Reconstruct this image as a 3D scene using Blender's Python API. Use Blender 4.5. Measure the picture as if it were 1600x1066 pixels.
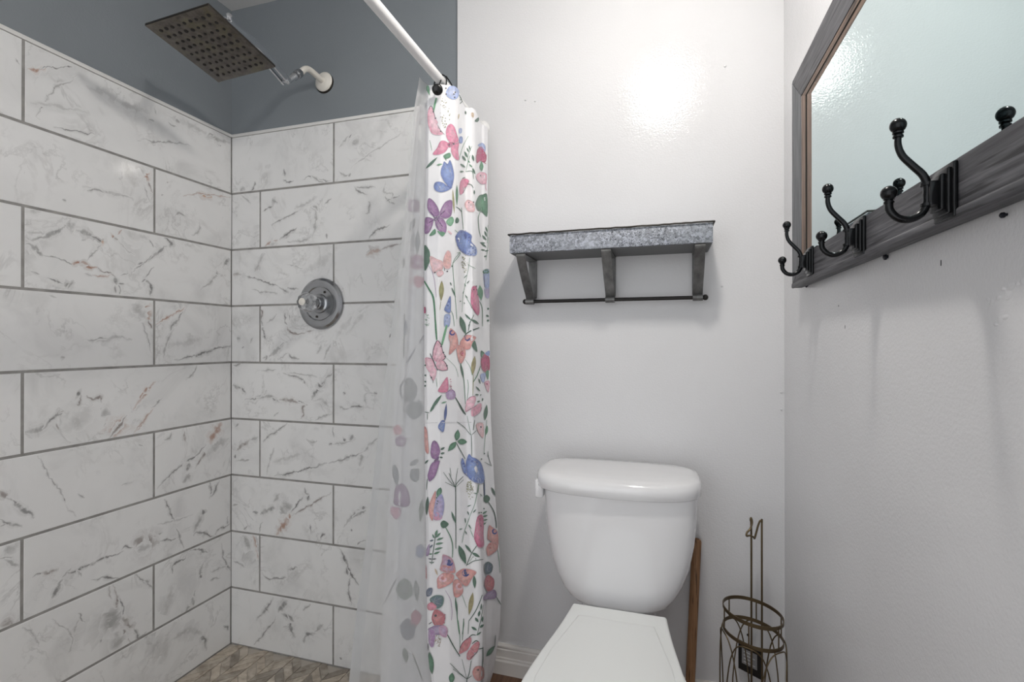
import bpy, bmesh, math, random
from mathutils import Vector, Matrix, noise as mnoise
random.seed(7)
for o in list(bpy.data.objects): bpy.data.objects.remove(o)
SC = bpy.context.scene
COL = SC.collection
PI = math.pi

def lin(r, g, b, a=1.0):
    f = lambda c: (c/255/12.92) if c/255 <= .04045 else ((c/255+.055)/1.055)**2.4
    return (f(r), f(g), f(b), a)

# ------------------------------------------------------------------ camera, world, light, exposure
CAMZ = 1.0892
FPX = 781.73
YAW = math.radians(16.93); PITCH = math.radians(.163)
cd = bpy.data.cameras.new('camera'); cam = bpy.data.objects.new('camera', cd); COL.objects.link(cam)
cd.sensor_width = 36; cd.lens = FPX/1600*36; cd.clip_start = .02
cam.location = (0, 0, CAMZ); cam.rotation_euler = (PI/2+PITCH, 0, YAW)
SC.camera = cam
w = bpy.data.worlds.new('world'); SC.world = w; w.use_nodes = True
w.node_tree.nodes['Background'].inputs[0].default_value = (.97, .985, 1, 1)
w.node_tree.nodes['Background'].inputs[1].default_value = .92
SC.view_settings.view_transform = 'Standard'; SC.view_settings.look = 'None'
SC.view_settings.exposure = 0.66; SC.view_settings.gamma = 1
LAMP = (-.01, .82, 2.225); LAMP_L = 160
SC.cycles.max_bounces = 10; SC.cycles.transparent_max_bounces = 16

# room numbers (metres): back wall plane y=B, left tile plane x=A, right wall x=C
A, B, C = -1.6467, 1.5787, .3247
ZT = 1.9035          # top of the tiling
H = .2233            # tile course
CEIL = 2.415
SF = ZT-9*H          # shower floor

RV = Vector((math.cos(YAW), math.sin(YAW), 0))
FV = Vector((-math.sin(YAW)*math.cos(PITCH), math.cos(YAW)*math.cos(PITCH), math.sin(PITCH)))
UV = RV.cross(FV)
CP = Vector((0, 0, CAMZ))
def ray(px, py): return RV*((px-800)/FPX)-UV*((py-533)/FPX)+FV
def onY(px, py, Y): d = ray(px, py); return CP+d*(Y/d.y)
def onX(px, py, X): d = ray(px, py); return CP+d*(X/d.x)

# ------------------------------------------------------------------ helpers
def tag(o, label=None, cat=None, group=None, kind=None):
    if label: o['label'] = label
    if cat: o['category'] = cat
    if group: o['group'] = group
    if kind: o['kind'] = kind
    return o
def thing(name, loc, label, cat, group=None):
    o = bpy.data.objects.new(name, None); COL.objects.link(o); o.location = loc
    o.empty_display_size = .05
    return tag(o, label, cat, group)
def root_of(p):
    v = Vector((0, 0, 0))
    while p is not None: v += p.location; p = p.parent
    return v
class MB:
    def __init__(s): s.V = []; s.F = []; s.M = []; s.C = {}
    def add(s, vf, mi=0, **cols):
        V, F = vf; n = len(s.V)
        s.V += [tuple(v) for v in V]; s.F += [tuple(i+n for i in f) for f in F]; s.M += [mi]*len(F)
        for k, c in cols.items():
            L = s.C.setdefault(k, [])
            L += [(0, 0, 0, 0)]*(n-len(L))
            L += list(c) if isinstance(c, list) else [c]*len(V)
        return s
    def build(s, name, mats, parent=None, angle=35, smooth=True):
        off = root_of(parent) if parent else Vector((0, 0, 0))
        me = bpy.data.meshes.new(name)
        me.from_pydata([Vector(v)-off for v in s.V], [], s.F)
        for m in (mats if isinstance(mats, (list, tuple)) else [mats]): me.materials.append(m)
        me.polygons.foreach_set('material_index', s.M)
        for k, L in s.C.items():
            L += [(0, 0, 0, 0)]*(len(s.V)-len(L))
            at = me.color_attributes.new(k, 'FLOAT_COLOR', 'POINT')
            at.data.foreach_set('color', [x for c in L for x in c])
        if smooth:
            me.polygons.foreach_set('use_smooth', [True]*len(me.polygons))
            me.set_sharp_from_angle(angle=math.radians(angle))
        me.update()
        o = bpy.data.objects.new(name, me); COL.objects.link(o)
        if parent: o.parent = parent
        return o
def one(name, vf, mat, parent=None, angle=35, smooth=True): return MB().add(vf).build(name, mat, parent, angle, smooth)
def box(x0, x1, y0, y1, z0, z1, bev=0, seg=2):
    bm = bmesh.new()
    vs = [bm.verts.new(p) for p in ((x0,y0,z0),(x1,y0,z0),(x1,y1,z0),(x0,y1,z0),(x0,y0,z1),(x1,y0,z1),(x1,y1,z1),(x0,y1,z1))]
    for f in ((0,3,2,1),(4,5,6,7),(0,1,5,4),(1,2,6,5),(2,3,7,6),(3,0,4,7)): bm.faces.new([vs[i] for i in f])
    if bev: bmesh.ops.bevel(bm, geom=bm.edges[:], offset=bev, segments=seg, affect='EDGES', profile=.5)
    bm.verts.index_update()
    r = [v.co.copy() for v in bm.verts], [[v.index for v in f.verts] for f in bm.faces]
    bm.free(); return r
def xf(vf, M): return [M @ Vector(v) for v in vf[0]], vf[1]
def tube(pts, r, n=12, cap=True, closed=False, flat=None):
    P = [Vector(p) for p in pts]; m = len(P)
    R = r if isinstance(r, (list, tuple)) else [r]*m
    V = []; F = []; up = None
    for i in range(m):
        if closed: t = P[(i+1) % m]-P[i-1]
        else: t = P[min(i+1, m-1)]-P[max(i-1, 0)]
        t.normalize()
        if up is None:
            up = Vector((0, 0, 1)) if abs(t.z) < .9 else Vector((0, 1, 0))
            if flat: up = Vector(flat[2])
        up = (up-t*up.dot(t)).normalized(); s = t.cross(up)
        for k in range(n):
            a = 2*PI*k/n
            ca, sa = math.cos(a), math.sin(a)
            if flat:   # rounded rectangle section: flat=(half width along side, half thickness along up, up)
                q = max(abs(ca), abs(sa)); V.append(P[i]+s*(flat[0]*ca/q)+up*(flat[1]*sa/q))
            else: V.append(P[i]+(s*ca+up*sa)*R[i])
    for i in range(m if closed else m-1):
        j = (i+1) % m
        for k in range(n): F.append((i*n+k, i*n+(k+1) % n, j*n+(k+1) % n, j*n+k))
    F = [f[::-1] for f in F]
    if cap and not closed: F.append(tuple(range(n))); F.append(tuple(range((m-1)*n, m*n))[::-1])
    return V, F
def lathe(prof, o, axis=(0, 0, 1), n=32):
    ax = Vector(axis).normalized(); a = ax.orthogonal().normalized(); b = ax.cross(a)
    V = []; F = []; o = Vector(o)
    for r, h in prof:
        for k in range(n):
            t = 2*PI*k/n; V.append(o+ax*h+(a*math.cos(t)+b*math.sin(t))*max(r, 1e-5))
    for i in range(len(prof)-1):
        for k in range(n): F.append((i*n+k, i*n+(k+1) % n, (i+1)*n+(k+1) % n, (i+1)*n+k))
    F.append(tuple(range(n))[::-1]); F.append(tuple(range((len(prof)-1)*n, len(prof)*n)))
    return V, F
def ball(o, r, n=16, sz=1):
    return lathe([(r*math.sin(PI*i/n), -r*sz*math.cos(PI*i/n)) for i in range(n+1)], o, (0, 0, 1), n*2)
def loft(rings, cap=True):
    n = len(rings[0]); V = [v for r in rings for v in r]; F = []
    for i in range(len(rings)-1):
        for k in range(n): F.append((i*n+k, i*n+(k+1) % n, (i+1)*n+(k+1) % n, (i+1)*n+k))
    if cap: F.append(tuple(range(n))[::-1]); F.append(tuple(range((len(rings)-1)*n, len(rings)*n)))
    return V, F
def catmull(P, k=6, closed=False):
    P = [Vector(p) for p in P]; n = len(P); out = []
    for i in range(n if closed else n-1):
        g = (lambda j: P[j % n]) if closed else (lambda j: P[max(0, min(n-1, j))])
        a, b, c, d = g(i-1), g(i), g(i+1), g(i+2)
        for s in range(k):
            t = s/k; out.append(.5*((2*b)+(c-a)*t+(2*a-5*b+4*c-d)*t*t+(3*b-a-3*c+d)*t**3))
    if not closed: out.append(P[-1])
    return out
def interp(tab, x):
    if x <= tab[0][0]: return tab[0][1]
    for (a, b), (c, d) in zip(tab, tab[1:]):
        if x <= c: return b+(d-b)*(x-a)/(c-a)
    return tab[-1][1]

# ------------------------------------------------------------------ materials
def mat(name, rgb=(200, 200, 200), rough=.5, metal=0, spec=.5, build=None, **kw):
    m = bpy.data.materials.new(name); m.use_nodes = True; nt = m.node_tree
    p = nt.nodes['Principled BSDF']
    p.inputs['Base Color'].default_value = lin(*rgb); p.inputs['Roughness'].default_value = rough
    p.inputs['Metallic'].default_value = metal; p.inputs['Specular IOR Level'].default_value = spec
    for k, v in kw.items(): p.inputs[k.replace('_', ' ')].default_value = v
    if build: build(nt, p)
    return m
def N(nt, t, **kw):
    n = nt.nodes.new(t)
    for k, v in kw.items():
        if k.startswith('i_'): n.inputs[k[2:].replace('_', ' ')].default_value = v
        else: setattr(n, k, v)
    return n
def L(nt, a, b): nt.links.new(a, b)
def coords(nt, scale=(1, 1, 1), kind='Object'):
    tc = N(nt, 'ShaderNodeTexCoord'); mp = N(nt, 'ShaderNodeMapping'); mp.inputs['Scale'].default_value = scale
    L(nt, tc.outputs[kind], mp.inputs[0]); return mp.outputs[0]
def noise(nt, v, scale, detail=3, rough=.5, dist=0):
    n = N(nt, 'ShaderNodeTexNoise', i_Scale=scale, i_Detail=detail, i_Roughness=rough, i_Distortion=dist)
    L(nt, v, n.inputs['Vector']); return n.outputs[0]
def ramp(nt, v, stops, interp_='LINEAR'):
    r = N(nt, 'ShaderNodeValToRGB'); r.color_ramp.interpolation = interp_
    e = r.color_ramp.elements
    while len(e) < len(stops): e.new(.5)
    for x, (p, c) in zip(e, stops): x.position = p; x.color = c
    L(nt, v, r.inputs[0]); return r.outputs[0]
def mixc(nt, f, a, b, mode='MIX'):
    m = N(nt, 'ShaderNodeMix', data_type='RGBA', blend_type=mode)
    for s, v in ((m.inputs[0], f), (m.inputs[6], a), (m.inputs[7], b)):
        if isinstance(v, (float, int, tuple)): s.default_value = v
        else: L(nt, v, s)
    return m.outputs[2]
def bump(nt, p, h, strength, dist=.002):
    b = N(nt, 'ShaderNodeBump'); b.inputs['Strength'].default_value = strength; b.inputs['Distance'].default_value = dist
    L(nt, h, b.inputs['Height']); L(nt, b.outputs[0], p.inputs['Normal'])
g = lambda v: lin(v, v, v)

def paint(rgb, var, bstr, sc=210):
    def f(nt, p):
        v = coords(nt)
        c = ramp(nt, noise(nt, v, 3, 3), [(.3, lin(*[x-var for x in rgb])), (.7, lin(*rgb))])
        L(nt, c, p.inputs['Base Color'])
        a = noise(nt, v, sc, 2, .5); b = noise(nt, v, 45, 3, .55)
        m = N(nt, 'ShaderNodeMath', operation='MULTIPLY_ADD'); L(nt, b, m.inputs[0]); m.inputs[1].default_value = .55; L(nt, a, m.inputs[2])
        bump(nt, p, m.outputs[0], bstr, .0016)
    return f
M_WHITE = mat('white_gloss_paint', rough=.13, spec=.27, build=paint((218, 218, 220), 4, .33))
M_GREY = mat('slate_grey_paint', rough=.38, build=paint((132, 138, 143), 5, .35))
M_CEIL = mat('ceiling_paint', rough=.8, build=paint((215, 215, 215), 4, .4))
M_TRIM = mat('white_trim', (225, 224, 222), .35)
M_BASE = mat('baseboard_paint', (222, 218, 214), .35)

def tile_build(nt, p):
    sd = N(nt, 'ShaderNodeAttribute', attribute_name='seed'); ve = N(nt, 'ShaderNodeAttribute', attribute_name='vein')
    tc = N(nt, 'ShaderNodeTexCoord')
    ad = N(nt, 'ShaderNodeVectorMath', operation='MULTIPLY_ADD'); L(nt, sd.outputs['Color'], ad.inputs[0]); ad.inputs[1].default_value = (37, 23, 41)
    L(nt, tc.outputs['Object'], ad.inputs[2]); v = ad.outputs[0]
    cl = ramp(nt, noise(nt, v, 5, 5, .6, .8), [(.28, g(214)), (.48, g(229)), (.72, g(233))])
    n1 = noise(nt, v, 5.5, 6, .62, .6)
    r1 = ramp(nt, n1, [(.478, g(0)), (.497, (.34, .34, .34, 1)), (.516, g(0))])
    n2 = noise(nt, v, 3.1, 5, .6, 1.4)
    r2 = ramp(nt, n2, [(.385, g(0)), (.40, (.25, .25, .25, 1)), (.44, g(0))])
    brk = ramp(nt, noise(nt, v, 9, 2), [(.45, g(0)), (.65, (1, 1, 1, 1))])
    c = mixc(nt, mixc(nt, 1.0, r1, brk, 'MULTIPLY'), cl, lin(150, 149, 148))
    c = mixc(nt, mixc(nt, 1.0, r2, brk, 'MULTIPLY'), c, lin(165, 162, 160))
    # printed vein decals, ragged by fine noise
    rg = ramp(nt, noise(nt, v, 85, 4, .65), [(.28, g(150)), (.48, (1, 1, 1, 1))])
    va = N(nt, 'ShaderNodeMath', operation='MULTIPLY', use_clamp=True)
    L(nt, ve.outputs['Alpha'], va.inputs[0]); L(nt, rg, va.inputs[1])
    L(nt, mixc(nt, va.outputs[0], c, ve.outputs['Color']), p.inputs['Base Color'])
    L(nt, ramp(nt, noise(nt, v, 30, 3), [(.3, g(60)), (.7, g(95))]), p.inputs['Roughness'])
M_TILE = mat('marble_tile', rough=.28, build=tile_build)
def grout_build(nt, p):
    L(nt, ramp(nt, noise(nt, coords(nt), 28, 4), [(.3, lin(132, 130, 128)), (.7, lin(160, 158, 155))]), p.inputs['Base Color'])
M_GROUT = mat('grey_grout', rough=.9, build=grout_build)
def stone_build(nt, p):
    sd = N(nt, 'ShaderNodeAttribute', attribute_name='seed')
    v = coords(nt, (1, 1, 1))
    c = ramp(nt, noise(nt, v, 24, 4, .55, 1), [(.3, lin(150, 140, 128)), (.55, lin(194, 186, 174)), (.8, lin(220, 214, 206))])
    c = mixc(nt, .75, c, sd.outputs['Color'], 'MULTIPLY'); L(nt, c, p.inputs['Base Color'])
M_STONE = mat('herringbone_stone', rough=.45, build=stone_build)
def plank_build(nt, p):
    v = coords(nt, (14, 1.2, 4))
    L(nt, ramp(nt, noise(nt, v, 6, 5, .6, .5), [(.25, lin(72, 50, 38)), (.6, lin(112, 82, 62)), (.8, lin(132, 100, 76))]), p.inputs['Base Color'])
M_PLANK = mat('brown_plank', rough=.4, build=plank_build)
M_CERAMIC = mat('white_ceramic', (232, 232, 234), .12, Coat_Weight=.4)
M_SEAT = mat('white_plastic', (233, 235, 234), .28)
M_GAP = mat('black_rubber', (25, 24, 22), .6)
M_CHROME = mat('chrome', (205, 207, 210), .14, 1)
M_ENAMEL = mat('white_enamel', (226, 222, 214), .3)
M_BRUSHED = mat('brushed_grey_metal', (162, 164, 167), .22, 1)
def plate_build(nt, p):
    v = coords(nt)
    c = ramp(nt, noise(nt, v, 60, 4, .6), [(.3, lin(64, 59, 55)), (.55, lin(92, 86, 80)), (.75, lin(108, 101, 92))])
    d = ramp(nt, noise(nt, v, 22, 4, .6), [(.5, g(0)), (.68, (1, 1, 1, 1))])
    c = mixc(nt, mixc(nt, 1.0, d, (.6, .6, .6, 1), 'MULTIPLY'), c, lin(104, 99, 76)); L(nt, c, p.inputs['Base Color'])
M_PLATE = mat('scaled_spray_face', rough=.42, metal=.35, build=plate_build)
M_DARKM = mat('dark_plate_edge', (60, 56, 52), .35, .8)
M_NOZ = mat('nozzle_black', (26, 22, 20), .7)
M_ACRYL = mat('clear_acrylic', (236, 238, 240), .06, Transmission_Weight=.85, IOR=1.49)
M_BLACK = mat('oil_rubbed_black', (30, 31, 33), .22, .6)
def galv_build(nt, p):
    v = coords(nt)
    vo = N(nt, 'ShaderNodeTexVoronoi', i_Scale=150); L(nt, v, vo.inputs['Vector'])
    c = ramp(nt, vo.outputs['Color'], [(.1, lin(132, 136, 142)), (.5, lin(160, 164, 172)), (.9, lin(190, 194, 206))])
    s = ramp(nt, noise(nt, v, 170, 3, .6, 2.2), [(.52, g(0)), (.60, (1, 1, 1, 1))])
    s2 = ramp(nt, noise(nt, v, 16, 2), [(.3, g(120)), (.6, (1, 1, 1, 1))])
    c = mixc(nt, mixc(nt, 1.0, s, s2, 'MULTIPLY'), c, lin(48, 51, 57)); L(nt, c, p.inputs['Base Color'])
M_GALV = mat('galvanised_steel', rough=.45, metal=.3, build=galv_build)
def iron_build(nt, p):
    L(nt, ramp(nt, noise(nt, coords(nt, (1, 1, .4)), 35, 4, .6), [(.3, lin(88, 88, 88)), (.7, lin(132, 132, 131))]), p.inputs['Base Color'])
M_IRON = mat('raw_steel_strap', rough=.38, metal=.5, build=iron_build)
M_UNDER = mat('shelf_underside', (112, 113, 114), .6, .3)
M_RIM = mat('dark_rolled_rim', (52, 50, 46), .5, .5)
M_RODB = mat('dark_bar', (44, 42, 41), .4, .6)
def wood_mat(name, cols, axis, rough=.55, wz=55, wl=3):
    sc = [wz]*3; sc[axis] = wl
    def f(nt, p):
        v = coords(nt, tuple(sc))
        n = noise(nt, v, 1.6, 6, .62, .25)
        c = ramp(nt, n, [(.28, lin(*cols[0])), (.5, lin(*cols[1])), (.72, lin(*cols[2]))])
        sc2 = [170]*3; sc2[axis] = 7
        n2 = noise(nt, coords(nt, tuple(sc2)), 1.0, 3, .5)
        c = mixc(nt, ramp(nt, n2, [(.58, g(0)), (.66, (.8, .8, .8, 1))]), c, lin(*[int(x*.45) for x in cols[0]]))
        L(nt, c, p.inputs['Base Color']); bump(nt, p, n2, .35, .001)
    return mat(name, rough=rough, build=f)
GW = ((54, 54, 58), (78, 78, 82), (108, 108, 112))
M_WOODY = wood_mat('grey_wood_rail', GW, 1, wz=130, wl=5); M_WOODZ = wood_mat('grey_wood_stile', ((70, 72, 76), (100, 102, 106), (136, 138, 140)), 2, wz=130, wl=5)
BW = ((84, 68, 58), (128, 106, 92), (164, 142, 126))
M_BEVZ = wood_mat('brown_bevel_upright', BW, 2, wz=120); M_BEVY = wood_mat('brown_bevel_level', ((74, 60, 50), (108, 88, 74), (140, 116, 98)), 1, wz=120)
M_STICK = wood_mat('brown_stick_wood', ((128, 92, 62), (154, 114, 80), (176, 136, 100)), 2, wz=60, wl=2)
M_MIRROR = mat('mirror_glass', (204, 221, 222), .015, 1)
M_BRONZE = mat('antique_bronze_wire', (104, 90, 68), .38, .75)
M_CARD = mat('card_white', (214, 216, 218), .6); M_CARDK = mat('card_black', (24, 23, 22), .6); M_CARDG = mat('card_grey', (150, 150, 152), .6)
M_VINYL = mat('white_rod_vinyl', (228, 228, 228), .3)
M_SCREW = mat('dark_screw', (34, 36, 44), .4, .5)
def lamp_build(nt, p):
    p.inputs['Emission Color'].default_value = (1, .955, .89, 1); p.inputs['Emission Strength'].default_value = LAMP_L
M_GLOBE = mat('lit_glass_globe', (255, 250, 240), .4, build=lamp_build)
def cloth_build(nt, p):
    a = N(nt, 'ShaderNodeAttribute', attribute_name='dye')
    wv = noise(nt, coords(nt), 9, 3)
    base = ramp(nt, wv, [(.3, lin(228, 228, 232)), (.7, lin(240, 240, 242))])
    mot = ramp(nt, noise(nt, coords(nt), 120, 3), [(.3, g(208)), (.7, (1, 1, 1, 1))])
    dye = mixc(nt, 1.0, a.outputs['Color'], mot, 'MULTIPLY')
    c = mixc(nt, a.outputs['Alpha'], base, dye); L(nt, c, p.inputs['Base Color'])
M_CLOTH = mat('printed_polyester', rough=.6, build=cloth_build, Sheen_Weight=.1)
def liner_build(nt, p):
    out = nt.nodes['Material Output']
    tr = N(nt, 'ShaderNodeBsdfTransparent'); tr.inputs[0].default_value = (.86, .88, .9, 1)
    tl = N(nt, 'ShaderNodeBsdfTranslucent'); tl.inputs[0].default_value = lin(234, 234, 234)
    m0 = N(nt, 'ShaderNodeMixShader'); m0.inputs[0].default_value = .35; L(nt, p.outputs[0], m0.inputs[1]); L(nt, tl.outputs[0], m0.inputs[2])
    v = coords(nt, (1, 1, .35))
    f = ramp(nt, noise(nt, v, 12, 3), [(.3, (.42, .42, .42, 1)), (.7, (.56, .56, .56, 1))])
    m1 = N(nt, 'ShaderNodeMixShader'); L(nt, f, m1.inputs[0]); L(nt, tr.outputs[0], m1.inputs[1]); L(nt, m0.outputs[0], m1.inputs[2])
    L(nt, m1.outputs[0], out.inputs['Surface'])
M_LINER = mat('frosted_liner', (232, 232, 232), .3, build=liner_build)

# ------------------------------------------------------------------ the setting
Y0 = -1.1            # room runs on behind the camera, its end left open for fill light
WT = .008; WB = B+.006            # tile thickness above the plaster
def struct(o): o['kind'] = 'structure'; return o
ceil_o = struct(one('ceiling', box(A-.1, C+.1, Y0, B+.1, CEIL, CEIL+.06), M_CEIL, smooth=False))
floor_o = struct(one('floor', box(-.70, C+.1, Y0, B+.1, -.06, 0), M_PLANK, smooth=False))
wl = struct(one('wall_left', box(A-.1, A-WT, Y0, B+.1, SF-.08, CEIL), M_GREY, smooth=False))
PE = -.675           # where the grey paint stops on the back wall
wb = MB(); wb.add(box(A-WT, PE, WB, B+.1, SF-.08, CEIL), 0); wb.add(box(PE, C+.1, B-.0012, B+.1, SF-.08, CEIL), 1)
# dabs of filler and painted-over nail heads on the white part
for px, py, r in ((1133, 103, .004), (821, 156, .004), (1128, 447, .003), (836, 158, .003), (1221, 613, .004), (1221, 640, .003)):
    p = onY(px, py, B-.002); wb.add(lathe([(r, 0), (r*.8, .0016), (r*.3, .0022), (0, .0022)], p, (0, -1, 0), 10), 1)
wb = struct(wb.build('wall_back', [M_GREY, M_WHITE]))
wr = MB(); wr.add(box(C, C+.1, Y0, B-.0012, -.06, CEIL))
def dab(V, px, py, pts, h, mi=0):
    pass
rw = [(1568, 452), (1575, 462), (1560, 466), (1545, 470), (1580, 448), (1590, 444), (1563, 501), (1570, 496), (1556, 508), (1598, 440), (1550, 473)]
for px, py in rw:
    p = onX(px, py, C); r = random.uniform(.004, .008)
    e, f_ = random.uniform(.35, 1), random.uniform(-.6, .6)
    V, F = lathe([(r, 0), (r*.7, .0004), (r*.35, .0007), (0, .0008)], (0, 0, 0), (-1, 0, 0), 11)
    wr.add(([p+Vector((v.x+.0002, v.y*random.uniform(.8, 1.2), v.z*e+v.y*f_*.4)) for v in V], F))
for px, py, dy_ in ((1470, 411, .0035), (1320, 511, .003), (1310, 478, .0015)):   # pencil ticks on the paint
    p = onX(px, py, C-.0004); wr.add(box(p.x-.0001, p.x+.0003, p.y-.0007, p.y+.0007, p.z-dy_, p.z+dy_), 1)
wr = struct(wr.build('wall_right', [M_WHITE, M_SCREW]))
# baseboards
bprof = [(0, 0), (.016, 0), (.016, .042), (.013, .047), (.013, .052), (.011, .056), (.0105, .078), (.008, .081), (.008, .086), (.010, .087), (.009, .091), (.005, .095), (0, .095)]
def baseboard(name, p0, p1, nrm):
    n = Vector(nrm); R = [[Vector(p)+n*a+Vector((0, 0, z)) for a, z in bprof] for p in (p0, p1)]
    return struct(one(name, loft(R), M_BASE, angle=20))
baseboard('baseboard_back', (-.62, B-.0012, 0), (C-.001, B-.0012, 0), (0, -1, 0))
baseboard('baseboard_right', (C, B-.018, 0), (C, Y0, 0), (-1, 0, 0))
# shower curb under the curtain, tiled like the walls
struct(one('trim_1', box(-.745, -.665, Y0, B-.001, SF-.04, .035, .004), M_TRIM))
# shower pan: herringbone stone
sfm = MB(); sfm.add(box(A-.1, -.70, Y0, B+.1, SF-.1, SF-.003), 1)
pw, pl = .030, .086
s2 = math.sqrt(.5)
# simple robust herringbone: zigzag columns of slanted stones
n = 0
cw = pl*s2
y = .1
rows = int((B-.1)/ (pw/s2))+8
for c_ in range(int(.9/cw)+2):
    x0 = A+c_*cw
    sgn = 1 if c_ % 2 == 0 else -1
    for r_ in range(-3, rows):
        yb = .1+r_*(pw/s2)
        q = [(x0, yb), (x0+cw, yb+sgn*cw), (x0+cw, yb+sgn*cw+pw/s2), (x0, yb+pw/s2)]
        cxm = sum(a for a, b in q)/4; cym = sum(b for a, b in q)/4
        if sgn < 0: q = [(a, b+cw) for a, b in q]
        q = [(cxm+(a-cxm)*.94, b) for a, b in q]
        ym = sum(b for a, b in q)/4
        q = [(a, b+(-.0016 if k_ in (2, 3) else .0016)) for k_, (a, b) in enumerate(q)]
        if max(b for a, b in q) > B+.05 or max(a for a, b in q) > -.70: continue
        v = random.choice([.42, .6, .8, .9, 1.0, 1.0]); t = random.uniform(.9, 1.0)
        V = [(a, b, SF) for a, b in q]+[(a, b, SF-.004) for a, b in q]
        sfm.add((V, [(0, 1, 2, 3), (0, 4, 5, 1), (1, 5, 6, 2), (2, 6, 7, 3), (3, 7, 4, 0)]), 0, seed=(v, v*.97*t**.5, v*.93*t, 1))
M_FGROUT = mat('pale_floor_grout', (186, 178, 168), .9)
sfl = sfm.build('shower_floor', [M_STONE, M_FGROUT], floor_o, smooth=False); sfl['kind'] = 'structure'

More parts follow.
